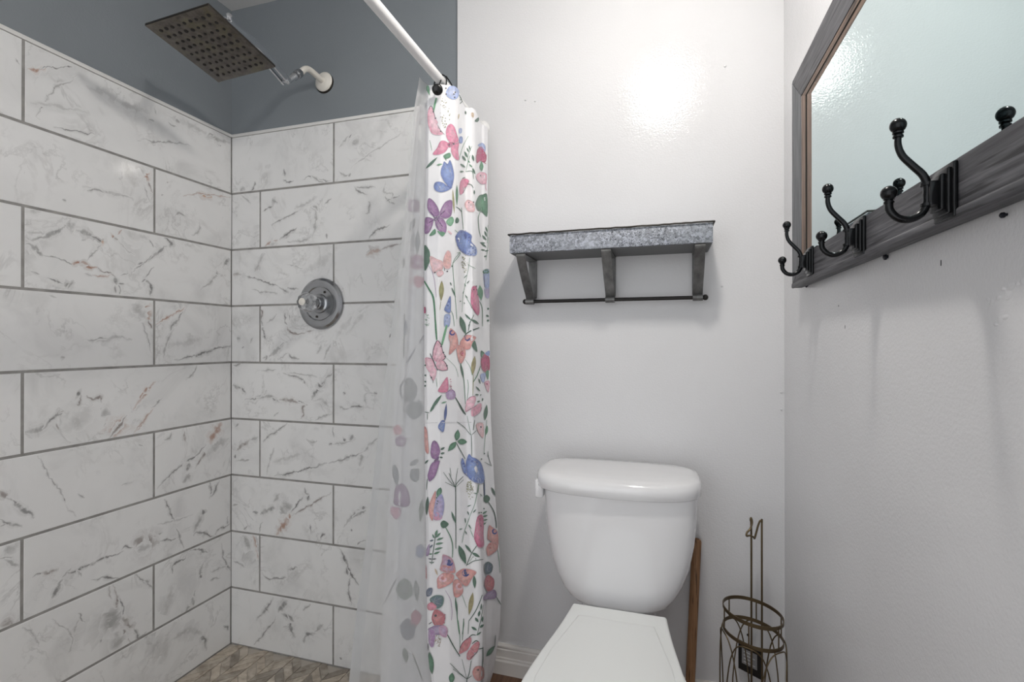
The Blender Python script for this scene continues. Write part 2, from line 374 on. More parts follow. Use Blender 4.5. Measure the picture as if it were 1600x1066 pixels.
# ---- tile cladding with its veins
CL = {'L1': (0, 60, 200/1421), 'L2': (180, 120, .1876), 'L3': (0, 310, .1689), 'L4': (0, 690, .1689), 'L5': (0, 840, .1689), 'L6': (0, 560, .2251),
      'L7': (200, 160, .2251), 'L8': (200, 400, .2251), 'L9': (200, 640, .2251), 'L10': (200, 826, .2251), 'L0': (0, 200, .3752),
      'B1': (440, 160, .2251), 'B2': (355, 280, .1877), 'B3': (355, 460, .2063), 'B4': (355, 640, .2063), 'B5': (300, 800, .2496), 'B6': (440, 780, .2685)}
VC = {'g': (120, 119, 118), 'd': (56, 53, 52), 'l': (164, 163, 162), 'b': (152, 92, 48), 'o': (192, 140, 98), 'm': (98, 78, 68)}
VEINS = """
L1 b .8 26 300,345 360,350 420,345 470,325 530,305
L1 d .8 9 440,335 540,315 640,330 720,320 800,318
L1 d .85 12 735,310 765,312 805,320
L1 g .6 10 860,395 820,440 790,480 700,500 610,540 580,600 525,640 505,710 460,750 440,800 400,870 450,910
L1 d .8 12 600,545 590,555
L1 d .8 12 515,640 530,645
L1 d .8 10 465,735 455,775
L1 d .75 8 600,975 750,1010 850,1030 960,1050 1100,1060
L1 l .5 24 330,710 560,740 750,780 1000,830
L1 d .6 7 165,215 200,265 230,300
L1 l .5 60 980,560 1150,590 1260,670 1330,730 1400,760
L2 g .5 50 0,190 80,230 200,270 300,290
L2 d .7 12 275,350 305,365 330,380
L2 d .6 10 330,240 335,300 340,320
L2 d .6 8 440,375 470,400 520,425
L2 l .6 30 430,320 530,370 640,410 760,480
L2 g .7 24 500,360 545,385
L2 d .6 10 180,525 260,530 330,548 520,550 640,575
L2 d .7 9 780,490 800,475 840,500 905,535 965,555
L2 g .5 22 800,490 880,530 960,560
L2 b .9 34 235,735 260,810 275,880
L2 m .8 9 270,860 290,920 315,975
L2 g .6 50 165,745 200,780 230,830
L2 l .6 50 75,700 105,770 140,860 160,930
L2 d .5 6 240,900 270,1000 320,1060
L2 o .9 24 690,968 730,985 800,990
L2 b .6 8 570,995 640,975 700,968 800,985 960,998
L2 d .6 10 425,880 440,875
L2 d .6 9 385,990 400,980
L3 g .75 24 240,360 290,380 410,355 500,325 560,285 620,250
L3 g .6 16 240,310 320,315 420,330
L3 g .6 60 610,235 650,250 700,265
L3 g .65 26 700,290 770,310 830,340 870,370
L3 d .7 10 850,360 900,380 960,410
L3 o .8 14 935,400 965,410
L3 d .5 6 950,420 860,510 800,570
L3 g .75 28 240,420 310,450 360,495 420,520
L3 d .75 9 400,515 520,555 640,605 720,625
L3 b .9 22 650,595 690,610 760,610 850,640 910,650
L3 b .8 20 740,610 770,595 830,625
L3 m .85 12 900,640 960,685 1040,710 1085,735
L3 b .7 9 1030,700 940,725 850,715
L3 l .6 6 850,715 770,690
L3 d .8 22 1060,735 1070,780 1080,810
L3 d .7 8 1060,800 1065,850 1075,895
L3 d .7 8 1100,800 1105,850 1100,890
L3 d .7 9 1090,790 1150,795
L3 d .6 6 290,680 320,685 380,715
L3 d .75 11 420,735 490,760 600,785
L3 g .75 26 590,820 640,810 690,770
L3 g .6 14 630,840 650,800 700,765
L3 b .85 18 1035,365 1055,350
L3 m .7 9 1050,360 1095,390
L3 l .5 9 1100,390 1180,480 1260,530
L3 b .6 7 1130,285 1080,335
L3 l .5 40 1140,295 1260,350 1400,360
L3 d .7 10 1370,385 1420,450
L3 d .7 8 1420,520 1330,600 1210,680
L3 d .5 6 1210,690 1110,720
L3 d .7 8 1421,640 1340,740
L3 d .85 16 1300,775 1340,765 1385,795 1400,850 1395,915
L3 d .8 12 1310,770 1345,745
L3 g .5 8 440,890 490,915 540,920
L3 g .5 40 270,120 380,120
L0 g .5 11 345,240 400,258 450,268 500,275 560,305
L0 d .6 6 360,255 440,265
L0 d .5 7 255,298 275,302
L0 g .45 9 345,880 440,882 500,868 555,890
L0 d .6 6 360,885 450,878
L0 d .5 7 250,955 275,958
L0 d .7 7 545,600 620,545 710,480
L0 d .75 9 680,455 710,475 705,500
L0 d .6 6 770,745 700,860
L7 b .6 8 0,0 0,0
L7 d .5 7 320,790 350,770 410,800
L7 g .5 9 490,830 495,880 440,930
L7 d .6 6 640,300 645,305
L8 b .75 9 195,480 260,435 330,395 400,360
L8 g .6 10 320,510 280,580 250,670 240,720
L8 d .8 11 320,725 460,695 560,660 640,640 715,620
L8 l .55 30 220,630 400,600 520,570
L8 d .75 13 700,10 670,70
L8 g .6 10 640,120 560,190 500,240
L8 d .6 10 610,125 635,115
L8 m .8 18 160,210 160,290
L8 d .8 18 95,180 125,175 155,205
L8 b .9 36 90,310 120,370 140,430 150,470
L8 m .8 10 140,440 165,515
L8 g .55 46 30,330 80,390 120,440
L8 d .5 6 100,460 130,560 165,680
L8 d .6 7 480,760 440,830 400,860
L8 b .6 12 190,870 130,930 90,1000 30,1066
L8 b .8 16 135,910 105,950
L8 d .6 7 240,980 160,1060
L9 b .7 8 160,10 100,100 40,165
L9 b .9 36 650,90 590,180 570,240
L9 d .75 8 570,225 440,340 320,430 200,550
L9 m .75 10 580,240 530,310 465,410
L9 g .5 40 700,200 640,230 590,270 540,320
L9 d .75 20 430,370 410,430
L9 g .6 20 430,440 380,510
L9 m .6 9 385,150 400,230
L9 d .5 8 305,150 290,190 255,210
L9 d .7 9 570,500 580,570 560,620
L9 d .7 9 630,490 600,570 570,610
L9 d .8 10 250,620 290,710 330,780
L9 d .6 9 330,800 355,880 390,960
L9 g .6 16 510,690 490,770 450,860
L9 d .75 10 515,695 525,730
L9 d .8 10 450,880 480,855 560,870 600,885
L9 d .7 8 690,740 690,800
L9 d .7 7 600,870 640,825 710,800
L9 g .5 7 200,800 320,770 450,730
L9 d .8 10 0,960 40,955
L9 m .8 44 40,940 80,910 160,930 220,920
L9 d .7 8 220,910 270,912 350,895
L10 d .8 9 410,170 390,215 315,245 310,320
L10 d .75 9 420,155 500,150 560,170
L10 d .7 9 650,100 660,180 690,260 715,310
L10 g .7 12 530,240 500,310 520,340
L10 d .75 12 500,315 515,340
L10 g .5 9 570,300 690,260
L10 d .6 8 570,355 640,345
L10 d .8 14 390,590 440,510 465,430
L10 d .7 12 440,480 460,540
L10 l .6 40 300,400 280,520 250,610
L10 d .7 12 665,670 700,705
L10 g .5 30 300,770 430,710 520,740
L10 d .7 14 490,740 530,770 545,850
L10 l .5 70 120,860 200,820 250,870 220,950
L6 g .7 26 180,510 290,490 390,390
L6 d .75 16 290,490 380,400 470,360 540,300
L6 m .75 10 400,385 540,330 560,240
L6 d .8 18 530,240 560,250
L6 m .8 12 600,260 640,280 700,270 700,310
L6 d .8 14 735,310 720,380 750,430 700,500
L6 g .7 50 700,380 770,400
L6 b .85 50 870,400 820,480 780,550
L6 m .8 10 880,400 820,480 750,560
L6 b .7 9 1040,190 1000,240 920,360
L6 d .7 9 490,590 520,540 600,510
L6 m .6 12 390,450 410,500
L6 b .6 10 1066,350 1000,420 920,525
L6 l .6 60 430,500 560,430 620,330
L4 d .55 8 340,140 400,220 460,325 540,440 600,530 590,580
L4 d .7 12 590,520 600,560
L4 l .5 7 600,590 700,700
L4 m .8 34 0,460 40,500 90,530
L4 d .7 20 60,520 180,600 330,710
L4 d .7 12 0,715 90,760 200,800
L4 d .6 9 0,790 60,760
L4 d .5 12 720,485 780,525
L4 d .4 9 1280,20 1330,55
L4 l .5 9 1130,410 1250,360
L5 g .6 60 20,120 90,110 140,150
L5 d .7 12 0,190 90,190 170,240
L5 g .6 16 30,200 120,240 190,290
L5 m .7 40 0,820 60,790 120,800
L5 d .7 14 290,370 380,330 470,320
L5 m .8 30 380,330 470,315 540,300
L5 m .7 24 440,325 540,335
L5 d .75 26 470,560 530,470 580,380
L5 d .75 10 580,370 640,300 660,285
L5 d .75 14 620,330 700,305 780,260 890,235
L5 d .8 11 830,255 960,185 1060,170 1140,120
L5 d .7 9 1130,120 1160,85 1230,95
L5 m .75 60 1240,80 1270,30 1340,60
L5 g .5 40 1260,100 1400,90
L5 d .8 11 840,395 980,378 1110,378
L5 d .6 9 700,300 760,370
L5 m .75 16 1050,430 1080,560 1085,720 1140,850 1210,970
L5 g .75 110 1040,650 1040,760 1070,850
L5 g .65 70 1080,870 1080,960 1110,1020
L5 m .6 9 1000,450 1030,580
L5 d .75 12 1090,560 1140,640 1140,740
L5 m .8 30 1130,740 1180,800 1240,840
L5 d .75 12 1230,830 1280,920 1360,870
L5 d .6 10 1300,930 1400,880
L5 d .6 9 730,700 760,770 790,790
L5 d .5 8 830,850 900,920 980,1010
L5 g .5 9 480,750 560,810 650,880 650,1060
L5 g .5 8 720,760 690,880
L5 d .6 10 1240,340 1320,400 1400,430
L5 g .6 10 1330,390 1421,470
L5 g .5 9 200,830 300,890 370,1000
B1 d .75 9 490,215 460,250
B1 d .7 36 490,300 510,280 540,285
B1 g .5 7 850,205 700,300 560,395 470,460
B1 g .6 9 390,470 420,500 480,500
B1 d .6 10 480,490 460,520
B1 d .8 9 10,530 40,560 90,540
B1 d .75 8 140,545 190,515 240,535 345,545
B1 g .6 9 205,510 250,540 300,560
B1 d .7 9 20,460 25,520
B1 d .6 9 650,590 500,590
B1 d .7 9 500,590 540,620 600,640
B1 d .6 8 605,680 610,760 580,780
B1 d .7 9 720,650 740,680 820,640
B1 d .7 8 740,685 790,710
B1 g .5 8 720,560 710,620 770,640 760,700
B1 d .75 10 600,950 660,890 760,850
B1 d .7 8 310,910 315,950
B1 g .6 14 200,730 240,760 235,840 220,930
B1 d .7 9 0,940 60,900 110,880
B1 b .8 24 580,1060 640,1035 700,1020
B1 m .7 9 690,1020 760,1000 840,980
B1 g .5 9 400,320 470,220
B2 d .85 9 240,20 215,80 190,100
B2 g .6 16 105,100 130,75 150,100
B2 g .5 6 110,130 200,215
B2 d .75 9 290,270 350,240 390,210
B2 g .6 16 370,170 430,190
B2 d .7 10 370,390 420,350 540,300 620,250
B2 b .75 16 310,560 360,530 430,510
B2 l .6 40 360,550 410,530
B2 d .8 10 440,500 530,440 590,400
B2 g .6 20 690,250 740,230 740,280
B2 d .7 11 720,280 735,370 725,450
B2 g .5 8 710,460 640,510 500,530
B2 d .6 8 800,210 880,150
B2 g .4 24 560,250 680,190 760,140
B2 m .8 28 45,790 120,798
B2 d .75 8 120,795 250,830 380,880 470,910
B2 g .6 8 200,920 300,940 420,950
B2 d .6 9 450,910 520,950
B2 d .7 9 500,900 600,910
B2 g .45 16 310,610 280,680 230,780
B2 g .5 7 500,710 660,740 830,720
B2 l .45 50 860,620 760,710 640,780
B3 d .75 14 245,100 260,170 265,240
B3 m .8 14 245,110 265,130 260,200
B3 d .85 13 270,250 285,320 305,345
B3 d .6 7 380,150 300,220
B3 d .75 9 440,130 435,200 460,240
B3 d .7 7 475,150 475,210
B3 m .85 14 455,240 480,285 560,300 610,290
B3 m .6 9 590,290 660,265
B3 g .6 24 430,370 360,440 300,490
B3 d .75 9 430,370 390,410
B3 d .8 11 270,485 300,465 285,500
B3 d .6 8 460,440 380,500
B3 d .85 14 465,440 490,480 550,490
B3 g .5 14 720,370 680,450
B3 g .5 14 800,370 770,410 730,500
B3 l .5 30 1080,80 980,160 880,250 820,350
B3 l .45 24 1050,130 970,220 930,280
B3 d .7 28 75,335 100,330
B3 d .75 10 110,410 130,390
B3 g .5 9 200,320 170,370
B3 d .8 10 1230,330 1245,300
B3 d .7 10 40,535 130,525
B3 g .7 22 40,680 100,710 140,760
B3 d .7 10 110,700 145,750
B3 d .75 9 135,800 220,785 300,770
B3 g .65 16 220,790 330,770 380,810 430,820
B3 d .7 9 340,780 380,815
B3 d .75 9 400,790 500,805 600,835
B3 m .7 18 390,800 500,810 560,830
B3 d .7 10 420,600 560,640 600,690
B3 d .75 8 580,650 595,680
B3 g .6 9 250,570 370,572
B3 g .5 9 450,590 680,625
B3 d .75 20 640,800 670,740 720,690 750,640
B3 d .8 12 690,670 710,700 740,680
B3 m .85 14 610,840 570,870 580,910 555,945
B3 d .7 9 800,600 740,640
B3 g .5 14 650,800 720,800 770,850
B3 g .5 9 350,930 400,890
B3 d .6 8 660,950 790,910
B3 d .75 14 880,740 900,760
B3 d .8 9 930,860 960,845 1030,850
B3 g .6 9 840,840 880,870 930,860
B3 g .5 7 1050,850 1050,760 1130,750
B3 d .7 10 1110,748 1140,752
B4 d .75 10 270,250 310,210 400,150 460,105
B4 d .8 9 355,505 480,485 600,450 760,410
B4 d .7 9 760,410 880,375 960,345 1030,330
B4 g .6 14 1030,330 1080,270 1150,210
B4 g .5 9 300,490 330,370 360,290
B4 l .5 16 340,400 480,360 580,330
B4 d .75 18 770,265 800,260
B4 d .8 20 880,235 900,225
B4 d .7 26 930,240 960,190
B4 d .7 8 805,130 800,180 810,215
B4 g .5 9 600,220 640,250 690,230
B4 g .5 9 800,260 960,240
B4 g .6 20 1030,340 1000,420
B4 d .8 18 65,340 60,370
B4 m .7 20 70,310 120,270 180,220
B4 g .6 12 180,230 240,200
B4 g .6 9 60,385 200,385
B4 d .6 8 95,90 60,140
B4 b .95 30 480,800 450,850 400,910 370,955
B4 d .85 10 480,790 530,720 580,660
B4 b .8 14 470,780 480,830
B4 m .75 9 490,810 560,760 620,725 790,625
B4 d .8 14 590,590 600,630 630,640
B4 d .8 14 620,650 610,700
B4 g .7 55 400,790 440,750 500,720
B4 g .6 22 350,700 400,640
B4 d .7 14 190,780 240,780
B4 d .65 20 250,790 340,750 370,760
B4 d .7 9 240,930 255,870 280,850
B4 d .6 8 130,910 160,880
B4 d .7 8 630,870 640,950
B4 d .85 10 710,990 720,955 750,940
B4 g .6 18 40,720 90,720
B4 g .65 18 1030,730 960,800 880,900
B4 d .8 18 1030,730 1040,770
B4 d .7 12 950,820 1060,760
B4 d .7 10 940,900 945,930
B4 d .7 10 990,1030 1010,1000 1050,985
B5 b .85 24 380,140 405,200 415,260 425,300
B5 g .7 40 320,140 350,200 355,250
B5 d .6 6 400,140 430,300
B5 d .7 9 440,390 480,420 520,420 600,410
B5 d .7 9 600,360 660,350
B5 d .85 14 920,230 960,290 990,390 1050,460
B5 d .75 10 990,410 980,500 1005,590
B5 d .75 12 970,340 975,400
B5 d .7 18 510,540 460,610 400,680
B5 d .8 26 600,550 560,600 540,630
B5 d .75 20 560,640 610,660 620,740 650,790
B5 d .7 14 600,640 640,690
B5 d .75 18 700,820 720,770 780,760
B5 g .6 14 770,750 830,700
B5 d .7 9 530,660 470,740 390,830
B5 d .6 9 740,580 690,620
B5 g .6 9 260,310 340,345
B6 d .6 9 335,920 355,940
"""
veins = []
for ln in VEINS.strip().splitlines():
    a = ln.split(); ox, oy, s = CL[a[0]]
    pts = [tuple(float(t) for t in q.split(',')) for q in a[4:]]
    pts = [(ox+x*s, oy+y*s) for x, y in pts]
    if pts[0] == pts[-1]: continue
    veins.append((a[0][0], VC[a[1]], float(a[2]), float(a[3])*s, pts))

def tile_wall(name, parent, plane, joints, per, lo, hi, side):
    """plane: function (t, z, h) -> point on the tiled wall, h above the tile face"""
    m = MB()
    G = .0038
    m.add(([plane(lo, SF-.02, -.0010), plane(hi, SF-.02, -.0010), plane(hi, ZT, -.0010), plane(lo, ZT, -.0010)], [(0, 1, 2, 3)]), 1)
    for r in range(9):
        z1, z0 = ZT-r*H-(.001 if r == 0 else G), ZT-(r+1)*H+G
        j = joints[r % 2]; k0 = math.floor((lo-j)/per); e = j+k0*per
        while e < hi:
            a, b = max(e+G, lo+.0005), min(e+per-G, hi-.0005)
            if b-a > .004:
                h = random.uniform(-.0003, .0004); bv = .0012
                ot = [(a, z0), (b, z0), (b, z1), (a, z1)]; it = [(a+bv, z0+bv), (b-bv, z0+bv), (b-bv, z1-bv), (a+bv, z1-bv)]
                V = [plane(t, z, -.004) for t, z in ot]+[plane(t, z, h-bv*.6) for t, z in ot]+[plane(t, z, h) for t, z in it]
                F = [(8, 9, 10, 11)]+[(i, (i+1) % 4, 4+(i+1) % 4, 4+i) for i in range(4)]+[(4+i, 4+(i+1) % 4, 8+(i+1) % 4, 8+i) for i in range(4)]
                sd = (random.random(), random.random(), random.random(), 1)
                m.add((V, F), 0, seed=sd, vein=(0, 0, 0, 0))
            e += per
    lay = 0
    for wv, col, al, wpx, pts in veins:
        if wv != side: continue
        P = []
        for px, py in pts:
            p = onX(px, py, A) if side == 'L' else onY(px, py, B)
            P.append(Vector((p.y if side == 'L' else p.x, p.z)))
        depth = P[0].x if side == 'L' else 1.55
        wm = wpx*1.62/FPX*1.2
        if side == 'L': wm *= max(.7, P[0].x*.75+.35)/1.3
        Q = [Vector((p.x, p.y, 0)) for p in P]
        Q = catmull(Q, 10) if len(Q) > 2 else [Q[0].lerp(Q[-1], i/10) for i in range(11)]
        R_ = [Q[0]]                                    # even steps of about 3 mm
        for q in Q[1:]:
            while (q-R_[-1]).length > .0032: R_.append(R_[-1]+(q-R_[-1]).normalized()*.003)
        if len(R_) < 5: R_ = [Q[0].lerp(Q[-1], i/5) for i in range(6)]
        lay += 1; n = len(R_); ph = lay*3.7
        nz3 = lambda q, f, k: mnoise.noise(Vector((q.x*f+ph, q.y*f, k*9.1)))
        amp = min(1, n/14)
        Q = [q+amp*Vector((.0055*nz3(q, 38, 1)+.0028*nz3(q, 110, 2)+.002*nz3(q, 260, 5), .0055*nz3(q, 38, 3)+.0028*nz3(q, 110, 4)+.002*nz3(q, 260, 6), 0)) for q in R_]
        mid = Q[n//2]
        row = min(8, max(0, int((ZT-mid.y)/H))); jj = joints[row % 2]; kk = math.floor((mid.x-jj)/per)
        ra, rb = max(jj+kk*per+G, lo+.0005)+.0012, min(jj+(kk+1)*per-G, hi-.0005)-.0012
        rz1, rz0 = ZT-row*H-(.001 if row == 0 else G)-.0012, ZT-(row+1)*H+G+.0012
        V = []; cols = []; F = []
        c = lin(*col)[:3]
        wide = wpx > 5
        h0 = .0005+(lay % 16)*.00004
        for hw_, ak0, hh in ((2.6, .34, h0), (1.0, .86 if wide else 1.0, h0+.00002)):
            b0 = len(V)
            for i, q in enumerate(Q):
                t = (Q[min(i+1, n-1)]-Q[max(i-1, 0)]); t.normalize(); s = Vector((-t.y, t.x, 0))
                u = i/(n-1); ww = wm*hw_*(.30+.70*math.sin(PI*min(max(u, .05), .95)))*max(.5, 1+1.1*nz3(q, 70, 7))
                aa = al*ak0*(.35+.65*min(1, 4*u, 4*(1-u)))*max(.6, min(1, .95+.8*nz3(q, 45, 8)))
                prof = ((-1.5, 0), (-.45, .9), (.45, .9), (1.5, 0)) if hw_ == 1 else ((-1.2, 0), (-.3, 1), (.3, 1), (1.0, 0))
                for off, ak in prof:
                    pt = q+s*ww*off*.62
                    V.append(plane(min(max(pt.x, ra), rb), min(max(pt.y, rz0), rz1), hh+(i % 40)*.0000005)); cols.append((*c, min(1, aa*ak)))
            for i in range(n-1):
                for k in range(3): F.append((b0+i*4+k, b0+(i+1)*4+k, b0+(i+1)*4+k+1, b0+i*4+k+1))
        m.add((V, F), 0, vein=cols, seed=(.3, .6, .1, 1))
    o = m.build(name, [M_TILE, M_GROUT], parent, smooth=False); o['kind'] = 'structure'
    return o
PER = .6768
tile_wall('tile_cladding', wl, lambda t, z, h: (A+h, t, z), (.9019, 1.2640), PER, -.9, B, 'L')
tile_wall('tile_cladding', wb, lambda t, z, h: (t, B-.0065+.0065-h, z), (-1.1713, -1.5074), PER, A, PE, 'B')
# white edge strip closing the tiling
tr = one('edge_trim', box(A-.006, A+.003, -.9, B, ZT+.0005, ZT+.0125, .002), M_TRIM, wl); tr['kind'] = 'structure'
tr = one('edge_trim', box(A, PE, B-.003, B+.004, ZT+.0005, ZT+.0125, .0018), M_TRIM, wb); tr['kind'] = 'structure'

# ------------------------------------------------------------------ ceiling light (just above the frame)
cl = thing('ceiling_light', (LAMP[0], LAMP[1], CEIL), 'small round ceiling light with a lit dome underneath, above the toilet', 'lamp')
dh = CEIL-LAMP[2]
one('drum', lathe([(0, .0005), (.075, .0005), (.075, .02), (.066, .028), (.066, dh+.003), (.057, dh+.003), (.057, dh-.006), (0, dh-.006)], (LAMP[0], LAMP[1], CEIL), (0, 0, -1), 40), M_ENAMEL, cl)
one('diffuser', lathe([(0, dh-.004), (.056, dh-.004)]+[(.056*math.cos(a*PI/20), dh+.056*math.sin(a*PI/20)) for a in range(11)], (LAMP[0], LAMP[1], CEIL), (0, 0, -1), 32), M_GLOBE, cl)

# ------------------------------------------------------------------ shower head
SX = -1.217
sh = thing('rain_shower', (SX, WB, 2.064), 'square limescaled rain shower head on a white bent arm, high on the grey wall', 'shower head')
one('wall_flange', lathe([(.0, .0005), (.036, .0005), (.036, .004), (.031, .010), (.016, .015), (.0, .015)], (SX, WB, 2.064), (0, -1, 0), 32), M_ENAMEL, sh)
one('flange_backing', lathe([(.0, .0003), (.038, .0003), (.038, .002), (0, .002)], (SX+.003, WB, 2.059), (0, -1, 0), 24), M_DARKM, sh)
one('pipe', tube(catmull([(SX, B-.006, 2.064), (SX, 1.545, 2.066), (SX, 1.505, 2.068), (SX, 1.480, 2.058), (SX, 1.462, 2.039), (SX, 1.452, 2.029)], 6), .0105, 16), M_ENAMEL, sh)
ax = Vector((0, -.045, -.043)).normalized()
o0 = Vector((SX, 1.455, 2.032))
one('collar', lathe([(0, 0), (.0135, 0), (.0145, .003), (.0145, .022), (.012, .025), (0, .025)], o0, ax, 8), M_BRUSHED, sh, angle=20)
one('ball_joint', lathe([(0, .024), (.009, .024), (.011, .028), (.011, .034), (.013, .038), (.013, .042), (.010, .048), (.010, .082), (.006, .092), (0, .092)], o0, ax, 20), M_CHROME, sh)
J = o0+ax*.094; E = Vector((SX, 1.135, 2.014))
for nm, dx in (('swing_arm', .010), ('swing_arm', -.010)):
    mid = J.lerp(E, .5)+Vector((0, 0, .022))
    one(nm, tube([J+Vector((dx, .004, .0)), J+Vector((dx, -.02, .009)), mid+Vector((dx, 0, 0)), E+Vector((dx, 0, 0))], 1, 8, flat=(.003, .011, (0, 0, 1))), M_CHROME, sh)
one('pivot_bolt', lathe([(0, -.016), (.0075, -.016), (.0085, -.012), (.0085, -.010), (.005, -.009), (.005, .012), (.0085, .013), (.0085, .017), (0, .018)], J+Vector((0, -.002, 0)), (1, 0, 0), 16), M_CHROME, sh)
one('wing_bolt', lathe([(0, -.018), (.008, -.018), (.010, -.012), (.006, -.011), (.006, .020), (.011, .021), (.012, .026), (.009, .029), (0, .030)], E+Vector((0, 0, .008)), (1, 0, 0), 16), M_CHROME, sh)
# spray plate frame: u = across, v = towards the wall
O = Vector((-1.3287, .9916, 1.9366)); U = Vector((.2150, .0021, .0136)); W_ = Vector((-.0203, .2300, -.0383))
NN = U.cross(W_).normalized()
Mx = Matrix((U.normalized().to_4d(), (W_-U.normalized()*W_.dot(U.normalized())).normalized().to_4d(), NN.to_4d(), (0, 0, 0, 1))).transposed()
for i in range(3): Mx[3][i] = 0
Mx = Matrix.Translation(O) @ Mx.to_3x3().to_4x4()
su, sv = U.length, W_.length
pm = MB(); pm.add(xf(box(0, su, 0, sv, 0, .008, .0012), Mx)); 
pm.M = [0 if (Mx.to_3x3().inverted() @ (Vector(pm.V[f[1]])-Vector(pm.V[f[0]])).cross(Vector(pm.V[f[2]])-Vector(pm.V[f[1]]))).normalized().z < -.7 else 1 for f in pm.F]
pm.build('spray_plate', [M_PLATE, M_DARKM], sh)
nz = MB()
for i in range(9):
    for j in range(9):
        if (i in (0, 8) and j in (0, 8)): pass
        c = Mx @ Vector((su*(.12+.76*i/8+random.uniform(-.006, .006)), sv*(.11+.78*j/8+random.uniform(-.006, .006)), 0))
        r = random.uniform(.0042, .0058)
        nz.add(lathe([(r, 0), (r*.9, .0016), (r*.5, .0022), (0, .0022)], c, -NN, 8))
nzo = nz.build('nozzles', M_NOZ, sh)
cc = Mx @ Vector((su*.5, sv*.55, .008))
one('swivel_stem', tube([cc, cc+NN*.02, E+Vector((0, .003, -.012)), E], [.019, .014, .010, .010], 16), M_CHROME, sh)

# ------------------------------------------------------------------ shower valve
VX, VZ = -1.222, 1.233
va = thing('shower_valve', (VX, B, VZ), 'round brushed metal shower valve with a clear acrylic knob on the marble tiles', 'shower valve')
one('escutcheon', lathe([(0, .0012), (.094, .0012), (.096, .004), (.094, .010), (.086, .016), (.074, .018), (.064, .0165), (.060, .0130), (.056, .0125), (.036, .0125), (.034, .017), (.028, .020), (0, .020)], (VX, B, VZ), (0, -1, 0), 64), M_BRUSHED, va, angle=25)
one('stem_sleeve', lathe([(0, .018), (.024, .018), (.024, .036), (.020, .038), (.020, .046), (0, .046)], (VX, B, VZ), (0, -1, 0), 32), M_BRUSHED, va)
kn = []
for r, h in ((.020, .046), (.027, .054), (.0325, .064), (.034, .082), (.032, .094), (.026, .102), (.016, .106)):
    kn.append([Vector((VX+r*(1+.05*math.cos(8*t))*math.cos(t), B-h, VZ+r*(1+.05*math.cos(8*t))*math.sin(t))) for t in [2*PI*k/64 for k in range(64)]])
one('knob', loft(kn), M_ACRYL, va, angle=30)
one('knob_cap', lathe([(0, .1062), (.013, .1062), (.013, .109), (.010, .111), (0, .112)], (VX, B, VZ), (0, -1, 0), 24), M_ENAMEL, va)
one('trim_screw', lathe([(0, .012), (.0045, .012), (.0045, .0145), (0, .015)], (VX+.022, B, VZ+.042), (0, -1, 0), 10), M_DARKM, va)
one('trim_screw', lathe([(0, .012), (.0045, .012), (.0045, .0145), (0, .015)], (VX-.012, B, VZ-.048), (0, -1, 0), 10), M_DARKM, va)

# ------------------------------------------------------------------ shower curtain rod
RX, RZ = -.586, 1.8066
rd = thing('curtain_rod', (RX, B, RZ), 'straight white shower curtain rod running to the back wall', 'curtain rod')
one('pole', tube([(RX, Y0, RZ), (RX, B-.004, RZ)], .0128, 20), M_VINYL, rd)
one('end_flange', lathe([(0, .0015), (.027, .0015), (.027, .006), (.020, .016), (.0155, .02), (0, .02)], (RX, B, RZ), (0, -1, 0), 28), M_VINYL, rd)

# ------------------------------------------------------------------ shower curtain: sheets described by the plan they hang in
def zof(py, D): return CAMZ+(533-py)*D/FPX
class Sheet:
    """left/right: z -> image bearing of the two upright edges; D(u,t): how far out the cloth hangs"""
    def __init__(s, lt, Dl, rt, Dr, Dfun, ztop, zbot):
        s.lt = sorted((zof(py, Dl), x) for py, x in lt); s.rt = sorted((zof(py, Dr), x) for py, x in rt)
        s.Df = Dfun; s.zt = ztop; s.zb = zbot
    def lr(s, z): return interp(s.lt, z), interp(s.rt, z)
    def at(s, u, z):
        l, r = s.lr(z); px = l+(r-l)*u
        D = s.Df(u, (s.zt-z)/(s.zt-s.zb))
        d = RV*((px-800)/FPX)+FV
        return Vector((d.x*D, d.y*D, z))
    def inv(s, px, py):
        z = zof(py, 1.45); u = .5
        for _ in range(6):
            l, r = s.lr(z); u = min(max((px-l)/(r-l), .0), 1.0)
            D = s.Df(u, (s.zt-z)/(s.zt-s.zb)); z = CAMZ-UV.z*0+((533-py)/FPX+FV.z)*D
        return u, min(max(z, s.zb), s.zt)
    def nrm(s, u, z):
        e = .004; a = s.at(min(u+e, 1), z)-s.at(max(u-e, 0), z); b = s.at(u, z+.004)-s.at(u, z-.004)
        n = a.cross(b).normalized()
        return n if n.dot(s.at(u, z)-CP) < 0 else -n
    def mesh(s, nu, nv, m, mi=0, us=None, **cols):
        V = []; F = []
        for j in range(nv+1):
            z = s.zt+(s.zb-s.zt)*j/nv
            for i in range(nu+1): V.append(s.at(i/nu, z))
        for j in range(nv):
            for i in range(nu):
                a = j*(nu+1)+i; F.append((a, a+nu+1, a+nu+2, a+1))
        m.add((V, F), mi, **cols)
sm = lambda x: x*x*(3-2*x)
TOPD = [(0, 1.372), (.04, 1.358), (.25, 1.352), (.47, 1.366), (.53, 1.385), (.57, 1.43), (.63, 1.485), (.66, 1.49), (.74, 1.487), (.80, 1.50), (.86, 1.56), (.90, 1.60), (.95, 1.605), (1, 1.635)]
MIDD = [(0, 1.372), (.03, 1.360), (.22, 1.350), (.34, 1.372), (.50, 1.40), (.62, 1.43), (.74, 1.425), (.82, 1.46), (.90, 1.51), (1, 1.56)]
BOTD = [(0, 1.372), (.03, 1.356), (.30, 1.346), (.55, 1.362), (.70, 1.372), (.765, 1.385), (.79, 1.45), (.88, 1.475), (1, 1.53)]
def curl(tab, u):   # smooth lookup
    return (interp(tab, u-.012)+interp(tab, u)+interp(tab, u+.012))/3
